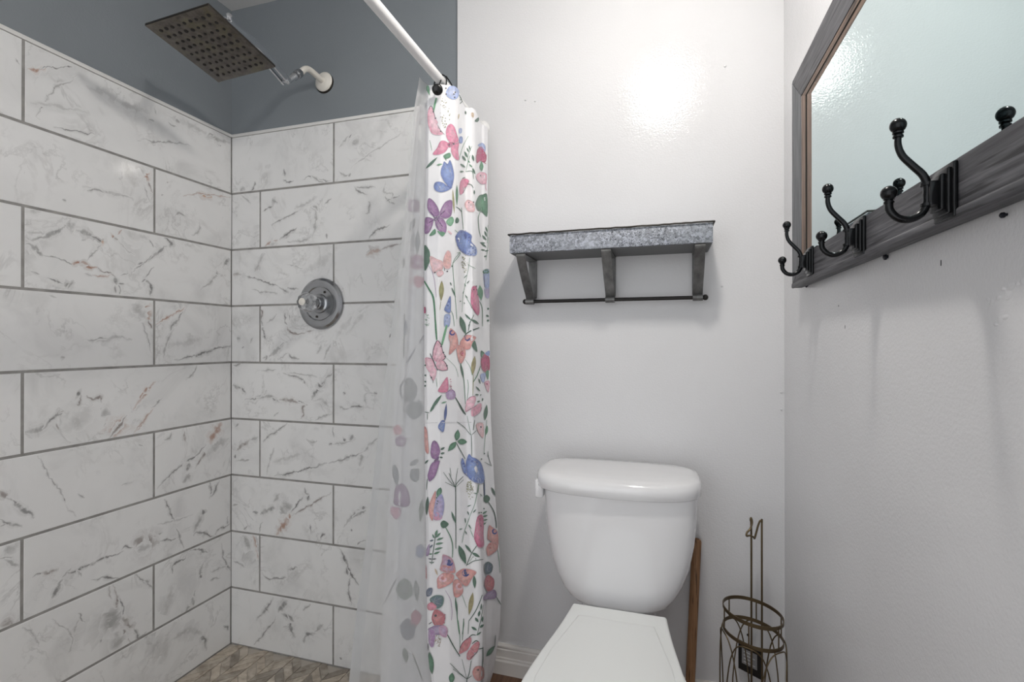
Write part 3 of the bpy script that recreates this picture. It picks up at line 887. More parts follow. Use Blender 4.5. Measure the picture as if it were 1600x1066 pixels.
def Dfront(u, t):
    a = curl(TOPD, u); b = curl(MIDD, u); c = curl(BOTD, u)
    if t < .45: k = sm(min(1, t/.45)); d = a+(b-a)*k
    else: k = sm(min(1, (t-.45)/.5)); d = b+(c-b)*k
    return d+.0025*math.sin(9*u+7*t)*math.sin(5*t+2)
CZT, CZB = 1.789, .025
front = Sheet([(128, 664.5), (250, 665), (400, 663), (600, 663), (700, 664), (850, 666), (1000, 668), (1066, 675), (1200, 680)], 1.37,
              [(190, 762), (300, 762), (420, 764), (560, 765), (650, 767), (740, 772), (820, 778), (890, 784), (960, 781), (1020, 772), (1066, 757), (1200, 745)], 1.6, Dfront, CZT, CZB)
def Dback(u, t):  # u=0 far end, u=1 the fold next to the front panel
    return interp([(0, 1.52), (.3, 1.47), (.6, 1.47), (.85, 1.43), (1, 1.385)], u)+.008*math.sin(14*u+3*t)
back = Sheet([(128, 655), (250, 643), (400, 630), (600, 617), (800, 607), (950, 600), (1200, 590)], 1.47,
             [(128, 664.5), (250, 665), (400, 663), (600, 663), (700, 664), (850, 666), (1000, 668), (1066, 675), (1200, 680)], 1.372, Dback, CZT, CZB)
# colours of the print
PC = {'pk': (232, 142, 172), 'pl': (243, 205, 216), 'pd': (204, 92, 136), 'mg': (184, 56, 108), 'pu': (166, 116, 172), 'pv': (98, 58, 112), 'bl': (124, 152, 214), 'bd': (58, 80, 158),
      'bw': (176, 190, 230), 'gr': (68, 132, 94), 'gd': (38, 82, 62), 'gl': (128, 186, 146), 'ol': (156, 156, 96), 'br': (162, 146, 96), 'co': (234, 172, 164), 'cd': (206, 122, 122),
      'k': (44, 42, 58), 'li': (186, 164, 204), 'sl': (84, 100, 128), 'ta': (206, 180, 150), 'rd': (176, 72, 100), 'gn': (120, 130, 134)}
CA = {'1': (640, 110), '2': (640, 240), '3': (640, 370), '4': (640, 500), '5': (640, 630), '6': (650, 750), '7': (650, 850), '8': (650, 926)}
PRINT = """
1 l gl gr 190,115 240,300 40
1 s gl 20 318,325 300,400 285,480
1 p bw bl 440,230 470,190 530,175 575,205 585,260 570,320 520,345 460,320 430,280
1 d k 10 430,210 435,280 540,258 525,280 533,318
1 s gd 9 585,285 620,350 660,405
1 s gd 8 650,310 625,360 595,395
1 s gd 7 590,345 650,352
1 s gl 7 600,255 640,300 660,320
1 o ol 410,340 430,670 60 40
1 p pl pk 238,430 265,440 290,510 310,570 335,620 322,650 360,700 400,755 330,768 262,745 225,660 213,560 222,470
1 s k 6 228,470 240,430 265,428 285,490 308,568
1 s k 4 340,655 372,722 415,762
1 s pd 4 240,560 250,650 262,740
1 d k 10 283,490 308,568 370,722
1 p pk pd 430,720 450,660 490,635 530,670 560,760 578,845 500,875 440,800
1 p pk pd 470,880 420,838 365,845 325,925 275,995 340,1002 425,968
1 p pk pd 500,880 580,850 575,950 582,1062 530,1040 492,960
1 p mg mg 440,872 500,850 560,868 505,900 468,915
1 d k 12 470,885 520,872
1 p gr gr 400,1012 475,978 485,1030 425,1052
1 p bw bl 585,690 620,690 615,740 585,745
1 p bl bd 590,790 625,790 625,855 590,860
1 l gd gr 620,1012 668,1066 22
1 l gd gr 648,962 690,1032 28
1 l gd gr 678,918 706,975 20
1 l gd gr 706,890 724,962 16
1 l gd gr 742,1000 766,1075 24
1 s gr 4 740,900 700,1000 690,1066
1 p mg rd 800,945 850,900 892,960 905,1040 880,1070 795,1070
1 p bw bl 808,885 860,862 897,900 892,965 840,915
1 l gd gd 660,478 668,525 22
1 p gd gd 770,597 815,555 822,590 800,612
1 p ta ta 735,500 762,510 757,560 735,545
1 s gd 8 845,560 880,625
1 s gd 6 830,510 870,520
1 l ta ol 585,510 575,580 16
1 s gr 5 700,780 640,880 600,1000 585,1066
1 s gr 4 240,830 265,950
2 l gd gr 190,182 335,38 34
2 l gl gr 320,138 392,122 22
2 s gr 8 415,40 435,80
2 p bl bd 395,130 410,92 450,122 475,75 500,120 525,230 520,330 490,420 450,385 400,320 370,250 375,180
2 p bl bd 445,385 380,340 310,340 288,390 310,440 380,460 450,440 492,410
2 s bd 6 445,380 470,400 505,405
2 p pu pv 215,560 235,530 290,570 340,650 355,730 310,752 250,720 213,650
2 p pu pv 350,720 380,640 430,570 500,555 507,640 490,740 430,772 370,762
2 p pu pv 285,782 240,760 190,765 180,850 180,950 230,942 272,860
2 p pu pv 310,770 380,760 430,830 437,900 415,957 350,922 308,850
2 p pv pv 285,775 350,735 355,780 300,802
2 s pv 9 300,770 250,690
2 s pv 9 350,740 420,680
2 s pv 9 290,790 215,830
2 s pv 9 330,780 390,870
2 p gr gr 235,970 300,895 312,950 262,977
2 p gr gl 330,922 420,942 385,987
2 p gl gr 435,800 500,750 527,800 490,862 450,840
2 l gr gr 560,368 560,622 28
2 s gd 6 550,632 590,660 615,692
2 p gd gr 540,790 560,758 585,785 575,822 545,825
2 s gr 5 615,640 618,700 635,900
2 s gr 4 535,908 570,940 600,970
2 l gd gr 620,28 672,88 26
2 l gd gr 655,0 692,48 24
2 l gd gr 598,118 662,166 24
2 l gd gr 592,214 642,212 22
2 l gd gr 620,298 662,282 18
2 l gd gr 742,15 762,92 26
2 l gr gr 708,125 745,165 18
2 l gd gr 745,170 778,248 24
2 l gr gr 690,80 720,110 16
2 s gr 5 720,20 690,120 665,215
2 s gr 5 665,215 740,210 760,300
2 p pk pd 600,330 640,295 705,318 690,372 640,422 640,462 600,487 590,420
2 s k 5 630,470 660,415 690,370
2 s gd 7 690,362 730,370 755,408
2 p mg rd 793,0 900,0 912,60 890,105 840,80 795,112
2 s mg 8 830,70 905,120
2 p gr gl 828,160 850,95 878,150 855,208
2 p pl pk 800,240 850,220 912,245 905,352 850,360 800,312 788,270
2 d k 12 842,262
2 s pk 5 910,340 902,400 912,440
2 p gr gd 780,585 820,500 870,485 920,490 922,747 850,688 815,682 788,640
2 s gl 6 850,690 855,600 860,520
2 s gr 6 840,685 815,760 820,880 842,990
2 p pl co 650,600 690,550 752,580 772,640 762,692 690,682
2 d k 9 705,583 757,577
2 l gd gd 765,430 768,490 18
2 l gd gr 858,970 912,1032 24
2 l gd gr 888,920 916,992 22
2 l gd gr 900,868 922,935 20
2 l gd gr 832,1058 900,1066 18
2 s gr 4 930,850 920,1066
2 l ol br 510,420 530,720 22
2 s pl 18 455,920 500,960
3 p bl bd 540,0 590,-75 650,-70 735,-20 735,60 790,130 785,222 680,217 600,160 560,90
3 p bw bl 660,200 720,120 790,130 785,222
3 p bd bd 600,-70 625,-75 640,-10 665,-75 690,20 640,30 600,10
3 d bd 16 570,45 660,8 555,0 705,5
3 d bd 10 700,45 730,115 750,137 778,157 672,45
3 s bd 6 560,90 600,160 680,217
3 p gd gr 175,110 230,150 245,220 237,310 180,402
3 s pu 4 215,330 270,420 300,540 318,720
3 p pl co 245,230 330,268 390,300 390,385 340,400 290,432 250,330
3 p co pl 390,330 410,230 450,163 490,200 492,300 480,372 430,382
3 p pl co 320,430 380,398 402,440 350,477
3 d k 10 302,425 445,412
3 s k 5 410,370 415,405
3 l ol br 380,520 372,770 58
3 s ol 5 370,770 358,870
3 s gr 18 175,525 230,620 280,715 298,860 310,1066
3 p bl bd 408,862 440,790 480,705 490,790 480,905 430,892
3 p bw bl 410,942 450,918 482,940 470,1062 410,1060
3 d bd 12 450,820 465,775 445,970 428,1000
3 s gr 5 600,180 520,290 515,420 540,720 560,980
3 s gr 5 560,190 600,200 520,310
3 l gd gd 478,540 497,582 14
3 l gd gr 495,600 547,722 18
3 s gr 5 490,880 515,940 530,1066
3 d gd 9 503,350
3 o ol 645,225 660,420 36 34
3 s gr 4 715,250 700,380 660,560 630,720 620,900
3 l gd gr 640,495 682,455 12
3 l gd gr 650,555 668,595 12
3 l gd gr 680,560 716,520 12
3 l gd gr 655,690 695,735 12
3 l gd gr 588,772 612,764 10
3 l gd gr 630,680 645,640 10
3 l gd gr 655,800 640,780 10
3 s gr 4 690,330 780,380
3 p pk mg 740,600 790,590 802,660 820,760 827,900 800,932 740,830 728,740
3 s mg 8 735,830 800,930
3 d k 9 760,630 795,632 808,685 790,590
3 l gr gl 830,575 850,760 62
3 s gr 6 825,765 860,850 865,1066
3 s gr 4 660,700 720,800 740,850
3 p bw bl 875,412 940,400 942,600 890,602
3 p gr gd 865,412 900,385 940,390 938,440 880,440
3 p li bw 885,622 942,610 940,722 900,715
3 s k 5 870,410 885,500 890,600
3 l gd gr 842,68 912,128 20
3 l gd gr 865,0 912,38 20
3 l gd gr 842,152 900,162 18
3 l gd gr 890,172 938,160 16
3 l gd gr 878,238 918,226 16
3 s gr 4 935,0 925,140 905,280
3 l gd gr 918,865 942,850 26
3 l gd gr 902,935 942,950 26
3 l gd gr 912,1005 945,990 26
3 l gd gr 595,943 672,1172 66
3 l gd gr 650,915 740,1000 22
3 l gd gr 740,985 822,1040 28
3 s gd 6 760,930 730,1000 700,1066
3 p mg rd 160,850 192,838 195,910 165,900
3 o gl 205,930 210,1060 30 22
4 s gr 18 308,0 315,120 325,240
4 s gl 24 440,60 410,180 380,300
4 p pl pk 275,440 285,340 330,245 370,290 390,380 422,450 380,487 320,500
4 p pl pk 320,510 400,485 440,540 447,592 380,602 330,580
4 p pl pk 190,450 260,460 300,540 250,622 215,592 190,520
4 p pl pk 270,570 320,592 310,680 280,722 243,650
4 s k 9 245,400 290,500 335,600
4 s k 8 275,440 287,340 330,247 368,290 380,320
4 s k 6 380,320 395,385 425,445 380,485
4 s k 6 400,487 440,540 447,600
4 s k 4 330,580 380,602 447,595
4 s k 4 190,450 260,462
4 s k 5 245,655 280,722 282,750
4 d k 11 372,315 398,388 420,435 440,545 262,685
4 s pd 4 290,490 340,300
4 s pd 4 310,500 380,400
4 p co cd 480,100 545,150 570,230 570,300 520,372 465,412 480,280 462,200
4 p co cd 600,250 680,180 785,205 750,260 720,342 660,352 600,320
4 p co cd 555,300 640,320 667,400 640,480 600,522 565,430
4 r bd 26 505,152
4 r bd 30 685,215
4 r cd 26 630,398
4 d mg 14 630,398
4 s gd 11 825,92 710,140 640,202
4 s gd 8 700,130 720,20
4 l gd gr 730,-5 822,48 28
4 p gd gr 738,310 770,245 797,330 797,382
4 s gr 7 605,515 630,640 645,740 662,1000
4 l gd gr 600,510 642,710 26
4 s gr 4 660,470 720,560 745,660
4 l br ol 772,425 745,662 50
4 s ol 5 755,650 750,900
4 s gr 8 840,550 800,660 750,745
4 p mg rd 845,460 890,400 945,450 947,592 890,622 848,560
4 p rd mg 870,520 900,500 930,560 890,600
4 p bl bw 890,402 945,365 942,430
4 p gr gd 845,365 890,400 870,452 845,440
4 p bw bl 838,650 900,640 880,742 850,722
4 p gr gl 900,622 937,600 930,712
4 p pl pk 885,740 945,732 935,862 900,800
4 d mg 14 915,765
4 l gd gr 818,695 838,762 16
4 l gd gr 782,790 838,852 18
4 l gd gr 775,885 822,892 18
4 l gd gr 832,900 850,885 14
4 l gd gr 868,928 860,968 16
4 l gd gr 795,975 838,965 16
4 p pk pd 440,680 455,720 450,852 340,852 382,760
4 p li pu 430,870 490,828 537,860 535,932 450,942
4 s pv 5 430,870 490,828 537,860
4 l gd gr 382,885 240,1090 36
4 s gd 11 540,920 600,1020 665,1130
4 s gr 5 690,710 700,800 685,950
4 p pl pk 680,960 720,920 772,905 782,960 740,1040 690,1072 660,1052
4 s k 4 680,960 720,920 772,905
4 l gr gl 370,992 442,970 16
4 d gd 11 192,540 192,660 192,735 190,785
4 s gr 4 318,690 330,800
4 o pk 480,720 485,830 16 14
4 s gr 3 430,450 540,560 575,680
5 l gd gr 245,108 312,-5 32
5 l bd sl 415,222 435,0 34
5 p bl bd 345,260 380,205 417,220 405,330 380,340 345,300
5 s gd 11 580,0 620,80 665,138
5 p pl pk 660,60 690,0 765,0 740,60 670,107
5 p pk pl 740,60 840,0 852,60 830,112 760,157 733,140
5 s k 4 660,105 740,60 790,30
5 s k 5 852,50 832,110 765,157
5 l gd gr 890,208 915,15 46
5 l gr gl 905,378 920,262 34
5 s gr 4 915,200 895,400 880,600
5 p pl co 790,250 870,245 872,412 810,340
5 d k 12 845,283
5 l gr gd 555,448 572,312 66
5 l gr gd 562,455 685,462 70
5 l gr gd 555,458 452,572 66
5 s gd 7 555,475 600,560 658,662
5 s gd 6 735,385 738,500 740,625
5 s gd 6 560,222 650,290 730,380
5 s gd 6 770,200 755,320
5 s gd 5 795,320 735,382
5 s gr 4 685,150 730,380
5 p pu pv 250,590 265,480 300,443 345,490 362,590 320,662 270,652
5 p pu pv 218,860 250,740 300,690 357,680 350,740 310,862 240,932
5 p pv pv 290,690 350,630 340,680
5 s gd 5 215,900 205,1030
5 l gd gd 365,555 417,525 26
5 l gd gd 365,602 415,590 24
5 l gd gd 355,640 395,650 20
5 p co cd 180,290 208,310 220,420 230,592 190,552
5 p bl bd 605,710 625,650 665,760 672,832 635,820
5 p bl bd 668,690 705,605 745,640 790,660 850,720 887,870 872,950 780,945 690,872 665,760
5 p bw bl 740,900 830,800 887,870 872,950 780,945
5 d bd 15 638,718 712,672 745,690 795,705
5 d bd 10 645,752 845,850 830,750 850,880
5 s bd 6 640,830 690,872 780,945
5 s gd 7 543,1000 545,1066
5 s gd 5 400,820 470,920 543,1000
5 s gd 5 420,938 543,1000
5 s gd 6 465,830 510,930 543,1000
5 s gd 5 570,770 550,900 543,1000
5 s gd 6 635,870 560,950 543,1000
5 s gd 4 640,910 543,1000
5 s gd 4 480,770 490,870
5 o ol 705,930 730,1066 40 30
5 s gr 5 820,960 810,1066
5 s sl 12 880,940 885,1066
5 s gd 5 925,600 945,680 972,748
5 s gd 5 885,700 972,748
5 s gd 4 930,570 925,640
5 d gd 9 885,600 850,665
5 l gd gr 965,1000 1015,1068 16
5 l gd gd 185,722 230,670 20
5 s gd 7 185,105 235,115
5 s gd 5 215,120 215,195
6 s gd 8 470,80 470,300 472,815
6 l gd gr 418,370 474,525 26
6 p co cd 160,290 215,160 240,140 228,330 200,482 158,400
6 p li bl 240,230 290,160 325,220 332,340 300,452 220,472 213,380
6 p pk li 215,400 260,380 310,430 290,470 220,472
6 l gr gd 295,85 258,205 56
6 d gd 8 250,210 262,250 255,280
6 p gd gr 293,512 330,478 387,520 352,562 310,567
6 s gr 9 350,560 415,690 435,800 430,920
6 l gd gd 145,195 130,425 38
6 o ol 630,20 655,240 46 40
6 s gr 5 735,60 700,280 640,430 575,600 545,745
6 l gd gr 602,316 662,295 12
6 l gd gr 605,368 632,422 14
6 l gd gr 678,390 716,345 14
6 l gd gr 578,448 588,515 14
6 l gd gr 508,586 552,578 14
6 l gd gr 618,528 662,582 16
6 l gd gr 578,600 606,648 12
6 l gd gr 690,155 725,165 12
6 l gd gr 755,165 785,195 10
6 s sl 14 805,0 808,90 812,205
6 p gd gr 800,200 840,178 877,220 842,272 805,252
6 s gd 9 850,255 920,370 945,480 952,570
6 l gd gd 890,83 942,197 22
6 p pk mg 725,440 775,410 802,480 797,640 802,782 740,797 693,690 700,600
6 s mg 8 693,690 740,797
6 p mg rd 740,460 790,450 790,560 750,540
6 l gr gd 785,402 842,368 22
6 l gr gd 788,436 848,420 22
6 l gr gd 790,482 848,466 20
6 l gr gd 790,532 832,503 18
6 d gd 9 770,388 745,390 803,340
6 s gr 5 640,580 685,680
6 p co cd 860,540 910,565 962,610 977,720 962,792 880,722 842,690
6 p co cd 833,800 880,740 962,760 957,832 860,902 835,862
6 r bd 26 930,612
6 r cd 24 888,785
6 s gd 7 238,640 215,800 188,1000
6 l gr gd 232,665 258,588 30
6 l gr gd 235,685 298,625 26
6 l gr gd 248,715 328,682 26
6 l gr gd 232,762 328,745 26
6 l gr gd 222,825 322,800 26
6 l gr gd 212,878 292,850 24
6 l gr gd 222,692 198,640 20
6 l sl gd 212,712 165,725 22
6 l sl gd 205,765 160,810 22
6 l gr gd 200,875 155,880 18
6 l k k 195,938 150,932 16
6 l k k 195,940 250,932 16
6 l gd gd 190,985 160,970 12
6 l gd gd 190,985 222,972 12
6 p li pv 130,830 165,760 160,880 130,900
6 l gd gr 505,772 592,1002 72
6 l gd gr 578,763 668,872 28
6 l gd gr 668,862 758,915 36
6 s gd 8 595,1022 650,890 722,778
6 s gd 7 600,1010 690,960 795,943
6 s gr 4 640,960 680,910
6 d gd 6 710,935 680,912
6 s mg 8 120,1000 130,1066
7 p li cd 320,120 400,150 445,210 466,330 400,342 300,312 288,280 310,200
7 p cd co 300,250 380,250 440,270 466,330 400,342 300,312
7 p co cd 258,400 330,338 440,358 442,432 370,492 270,527 255,470
7 p co cd 470,350 560,290 717,325 660,412 610,492 560,482 500,402
7 p co cd 438,440 500,418 552,500 552,582 490,632 448,600
7 r bd 30 400,218
7 r bd 34 592,340
7 p bd k 380,200 410,195 405,240 380,235
7 p bd k 570,320 600,330 600,365 570,350
7 r pl 36 325,400
7 r pl 34 515,500
7 d cd 18 318,402 515,505
7 l gd gr 690,368 700,527 44
7 s cd 12 120,230 130,410
7 p sl gr 172,640 240,603 327,620 320,722 250,762 180,692
7 p sl sl 128,560 160,520 200,525 185,600 135,620
7 p pk cd 142,722 190,688 252,740 200,782 150,772
7 s rd 4 145,718 190,688 252,740
7 p cd rd 198,830 240,768 345,840 325,952 240,972 193,900
7 d k 16 238,845
7 d rd 8 345,835 345,880 338,930
7 s k 8 160,948 192,920
7 p li pv 150,1010 210,968 280,958 350,968 382,1040 330,1072 200,1066
7 s pv 5 280,965 340,965 380,1030
7 s gr 8 470,630 490,880 515,1066
7 l gd gr 465,632 492,850 26
7 l br ol 675,568 628,842 58
7 s gd 8 785,600 720,770 625,910
7 s gd 5 625,910 618,1066
7 s pu 4 350,545 410,660 427,800 420,900
7 s gr 4 545,600 600,750
7 s gd 8 565,880 565,960 550,1066
7 l ta ta 228,285 262,370 20
7 p sl gd 803,250 850,208 905,250 890,335 820,355
7 p cd rd 810,430 850,365 922,420 912,532 850,562 808,500
7 d mg 12 842,437
7 p li pv 800,620 850,570 920,540 952,580 940,640 850,655 800,665
7 s gd 8 945,620 1005,718
7 l gd gd 768,785 775,700 18
7 l gd gr 742,858 755,785 26
7 l gd gr 702,868 742,925 32
7 l gd gr 780,925 790,850 22
7 l gd gr 655,978 727,1022 30
7 l gd gr 755,990 802,950 30
7 s gd 5 795,720 770,880 728,1066
7 s gr 5 965,60 985,200 995,340
8 s gd 10 375,490 440,620 522,752
8 p li pk 280,400 340,385 377,430 362,522 290,492
8 p pu li 160,430 230,450 220,602 190,642 160,582
8 o ta 255,500 270,620 36 26
8 p cd pk 518,660 560,580 640,520 657,570 620,662 580,692 513,722
8 p cd pk 640,660 690,600 740,572 752,620 720,702 660,692
8 p cd pk 603,720 640,668 692,720 650,787 605,782
8 s k 6 518,660 560,580 640,520
8 s k 6 752,600 722,702 660,760 650,787
8 s gd 9 630,520 670,495 712,500
8 s gd 9 665,600 710,565 740,575
8 s gd 9 735,665 788,655
8 s gd 7 790,640 790,800 780,880
8 s gd 8 603,1020 602,1066
8 s gd 6 405,830 500,930 603,1020
8 s gd 5 440,900 603,1020
8 s gd 4 545,780 603,1020
8 s gd 7 655,800 630,950 603,1020
8 s gd 6 660,980 603,1020
8 l gr gd 430,942 422,1075 66
8 l gr gd 165,695 200,965 66
8 l k gd 130,740 165,760 20
8 l gd gd 140,800 150,870 20
8 l gd gd 145,880 155,920 18
8 s k 7 150,600 155,680
8 p co cd 668,930 710,868 792,880 802,1000 740,1042 690,1002
8 d k 14 733,910
8 l gr gd 828,752 935,622 52
8 s gd 6 940,500 930,640
8 l gd gr 715,502 775,458 20
8 s gr 5 500,320 520,500 520,700
8 s gr 6 565,310 550,560
"""
def decal(sheet, m, px_pts, faces, cols, lay):
    V = []
    for px, py in px_pts:
        u, z = sheet.inv(px, py); V.append(sheet.at(u, z)+sheet.nrm(u, z)*(.0007+lay*.0000035))
    m.add((V, faces), 0, dye=cols)
def chaikin(P, it=2):
    for _ in range(it):
        Q = []
        for i in range(len(P)):
            a, b = P[i], P[(i+1) % len(P)]
            Q += [(a[0]*.75+b[0]*.25, a[1]*.75+b[1]*.25), (a[0]*.25+b[0]*.75, a[1]*.25+b[1]*.75)]
        P = Q
    return P
def d_poly(sheet, m, P, c1, c2, lay, a=1.0, it=1):
    if it: P = [(v.x, v.y) for v in catmull([Vector((x, y, 0)) for x, y in P], 4, True)]
    n = len(P); cx = sum(p[0] for p in P)/n; cy = sum(p[1] for p in P)/n
    c0 = [min(255, v+(255-v)*.16) for v in c1]
    pts = [(cx, cy)]; cols = [(*lin(*c0)[:3], a*.9)]
    for k, cc in ((.45, .25), (.82, .6), (.93, 1.0), (1.0, 1.0)):
        c = [c0[i]+(c2[i]*.55+c1[i]*.45-c0[i])*cc for i in range(3)]
        for p in P: pts.append((cx+(p[0]-cx)*k, cy+(p[1]-cy)*k)); cols.append((*lin(*c)[:3], a*(.92 if k < 1 else .55)))
    F = [(0, 1+i, 1+(i+1) % n) for i in range(n)]
    for r in range(3):
        for i in range(n): F.append((1+r*n+i, 1+(r+1)*n+i, 1+(r+1)*n+(i+1) % n, 1+r*n+(i+1) % n))
    decal(sheet, m, pts, F, cols, lay)
def d_stroke(sheet, m, P, wd, c, lay, a=.95):
    Q = catmull([Vector((x, y, 0)) for x, y in P], 5) if len(P) > 2 else [Vector((*P[0], 0)).lerp(Vector((*P[-1], 0)), i/5) for i in range(6)]
    n = len(Q); pts = []; cols = []; F = []
    for i, q in enumerate(Q):
        t = (Q[min(i+1, n-1)]-Q[max(i-1, 0)]).normalized(); s = Vector((-t.y, t.x, 0)); ww = wd*.5*(.55+.45*math.sin(PI*(.1+.8*i/(n-1))))
        for o_ in (-1, 1): pts.append(((q+s*ww*o_).x, (q+s*ww*o_).y)); cols.append((*lin(*c)[:3], a))
    for i in range(n-1): F.append((2*i, 2*i+1, 2*i+3, 2*i+2))
    decal(sheet, m, pts, F, cols, lay)
def d_leaf(sheet, m, a_, b_, wd, c1, c2, lay, a=1.0):
    dx, dy = b_[0]-a_[0], b_[1]-a_[1]; ln = math.hypot(dx, dy); nx, ny = -dy/ln, dx/ln
    L_ = []; R_ = []
    for i in range(1, 8):
        t = i/8; ww = wd*.5*math.sin(PI*t**.9)
        L_.append((a_[0]+dx*t+nx*ww, a_[1]+dy*t+ny*ww)); R_.append((a_[0]+dx*t-nx*ww, a_[1]+dy*t-ny*ww))
    d_poly(sheet, m, [a_]+L_+[b_]+R_[::-1], c1, c2, lay, a, 0)
def circ(x, y, r, n=8): return [(x+r*math.cos(2*PI*i/n), y+r*math.sin(2*PI*i/n)) for i in range(n)]
sc_root = thing('shower_curtain', (-.6, 1.3, CZT), 'white shower curtain printed with butterflies and wild flowers, gathered by the back wall', 'shower curtain')
cm = MB(); front.mesh(150, 90, cm, 0, dye=(0, 0, 0, 0))
S_ = 140/1066
lay = 0
for ln in PRINT.strip().splitlines():
    a = ln.split(); ox, oy = CA[a[0]]; k = a[1]; lay += 1
    q = lambda s: (ox+float(s.split(',')[0])*S_, oy+float(s.split(',')[1])*S_)
    if k == 'p':
        P_ = [q(s) for s in a[4:]]; d_poly(front, cm, P_, PC[a[2]], PC[a[3]], lay)
        cx = sum(p[0] for p in P_)/len(P_); cy = sum(p[1] for p in P_)/len(P_)
        if max(math.hypot(p[0]-cx, p[1]-cy) for p in P_) > 6 and a[2] not in ('gr', 'gd', 'gl'):
            dk = [v*.72 for v in PC[a[3]]]
            d_stroke(front, cm, P_+P_[:1], .55, dk, lay+.3, .55)
            j0 = min(range(len(P_)), key=lambda i: math.hypot(P_[i][0]-cx, P_[i][1]-cy)) if len(P_) > 7 else len(P_)-1
            for i in range(len(P_)):
                if i == j0 or random.random() < .3: continue
                e_ = (cx+(P_[i][0]-cx)*.8, cy+(P_[i][1]-cy)*.8); b_ = (cx+(P_[j0][0]-cx)*.6, cy+(P_[j0][1]-cy)*.6)
                d_stroke(front, cm, [b_, ((b_[0]+e_[0])/2+random.uniform(-.7, .7), (b_[1]+e_[1])/2), e_], .5, dk, lay+.4, .5)
    elif k == 's': d_stroke(front, cm, [q(s) for s in a[4:]], float(a[3])*S_*1.15, PC[a[2]], lay)
    elif k == 'l': d_leaf(front, cm, q(a[4]), q(a[5]), float(a[6])*S_, PC[a[2]], PC[a[3]], lay)
    elif k == 'd':
        for s in a[4:]: d_poly(front, cm, circ(*q(s), float(a[3])*S_), PC[a[2]], PC[a[2]], lay, 1, 0)
    elif k == 'r':
        for s in a[4:]:
            x, y = q(s); r = float(a[3])*S_; d_stroke(front, cm, circ(x, y, r, 8)[:7], r*.7, PC[a[2]], lay)
    elif k == 'o':
        (x0, y0), (x1, y1) = q(a[3]), q(a[4])
        for i in range(int(a[6])):
            t = random.random(); sp = float(a[5])*S_*(.4+.6*math.sin(PI*t))
            x, y = x0+(x1-x0)*t+random.uniform(-sp, sp), y0+(y1-y0)*t+random.uniform(-2, 2)
            c = PC[a[2]]; f_ = random.uniform(.7, 1.05)
            d_poly(front, cm, circ(x, y, random.uniform(.5, 1.1), 6), [min(255, v*f_) for v in c], [v*f_*.85 for v in c], lay, .9, 0)
# grey line dyed across the front panel as the shade of a hem crease
d_stroke(front, cm, [(664, 661), (700, 660), (755, 660)], .9, (205, 205, 210), lay+1, .6)
cm.build('printed_panel', M_CLOTH, sc_root, angle=60)
# the turned-back fold that shows dimly through the liner
bmm = MB(); back.mesh(50, 60, bmm, 0, dye=(0, 0, 0, 0))
BK = [('p', 'pu', 'pv', 646, 322, 11), ('l', 'sl', 'gd', 648, 340, 640, 362, 7), ('l', 'sl', 'gd', 653, 360, 652, 398, 8), ('p', 'pu', 'pd', 651, 410, 12), ('l', 'gn', 'k', 632, 402, 626, 424, 6),
      ('p', 'pd', 'mg', 655, 440, 9), ('s', 'gn', 632, 490, 631, 560), ('s', 'sl', 662, 525, 628, 578), ('l', 'sl', 'sl', 634, 500, 633, 525, 6), ('p', 'gn', 'sl', 640, 610, 16), ('p', 'gn', 'sl', 648, 640, 14), ('p', 'sl', 'gd', 654, 635, 7), ('s', 'gn', 625, 640, 655, 650),
      ('p', 'pk', 'cd', 622, 672, 8), ('p', 'pu', 'pv', 626, 690, 9), ('l', 'sl', 'gd', 616, 724, 621, 760, 10), ('l', 'sl', 'gd', 655, 718, 640, 728, 8), ('p', 'sl', 'gd', 649, 742, 9), ('p', 'pu', 'pv', 628, 775, 16), ('p', 'pk', 'pu', 618, 800, 9),
      ('l', 'gd', 'gr', 660, 780, 657, 815, 8), ('p', 'bl', 'sl', 657, 862, 9), ('s', 'gn', 622, 900, 602, 940), ('p', 'gn', 'gr', 634, 920, 15), ('l', 'gn', 'gd', 650, 905, 652, 940, 9), ('p', 'pd', 'rd', 650, 965, 10), ('p', 'sl', 'gn', 637, 985, 15), ('l', 'gd', 'gd', 632, 1010, 636, 1036, 9), ('s', 'gd', 645, 1020, 660, 1060)]
for i, b_ in enumerate(BK):
    if b_[0] == 'p':
        pts = [(b_[3]+b_[5]*random.uniform(.7, 1.1)*math.cos(t*PI/4), b_[4]+b_[5]*1.2*random.uniform(.7, 1.1)*math.sin(t*PI/4)) for t in range(8)]
        d_poly(back, bmm, pts, PC[b_[1]], PC[b_[2]], i)
    elif b_[0] == 'l': d_leaf(back, bmm, (b_[3], b_[4]), (b_[5], b_[6]), b_[7], PC[b_[1]], PC[b_[2]], i)
    else: d_stroke(back, bmm, [(b_[2], b_[3]), (b_[4], b_[5])], 2, PC[b_[1]], i)
bmm.build('turned_back_fold', M_CLOTH, sc_root, angle=60)

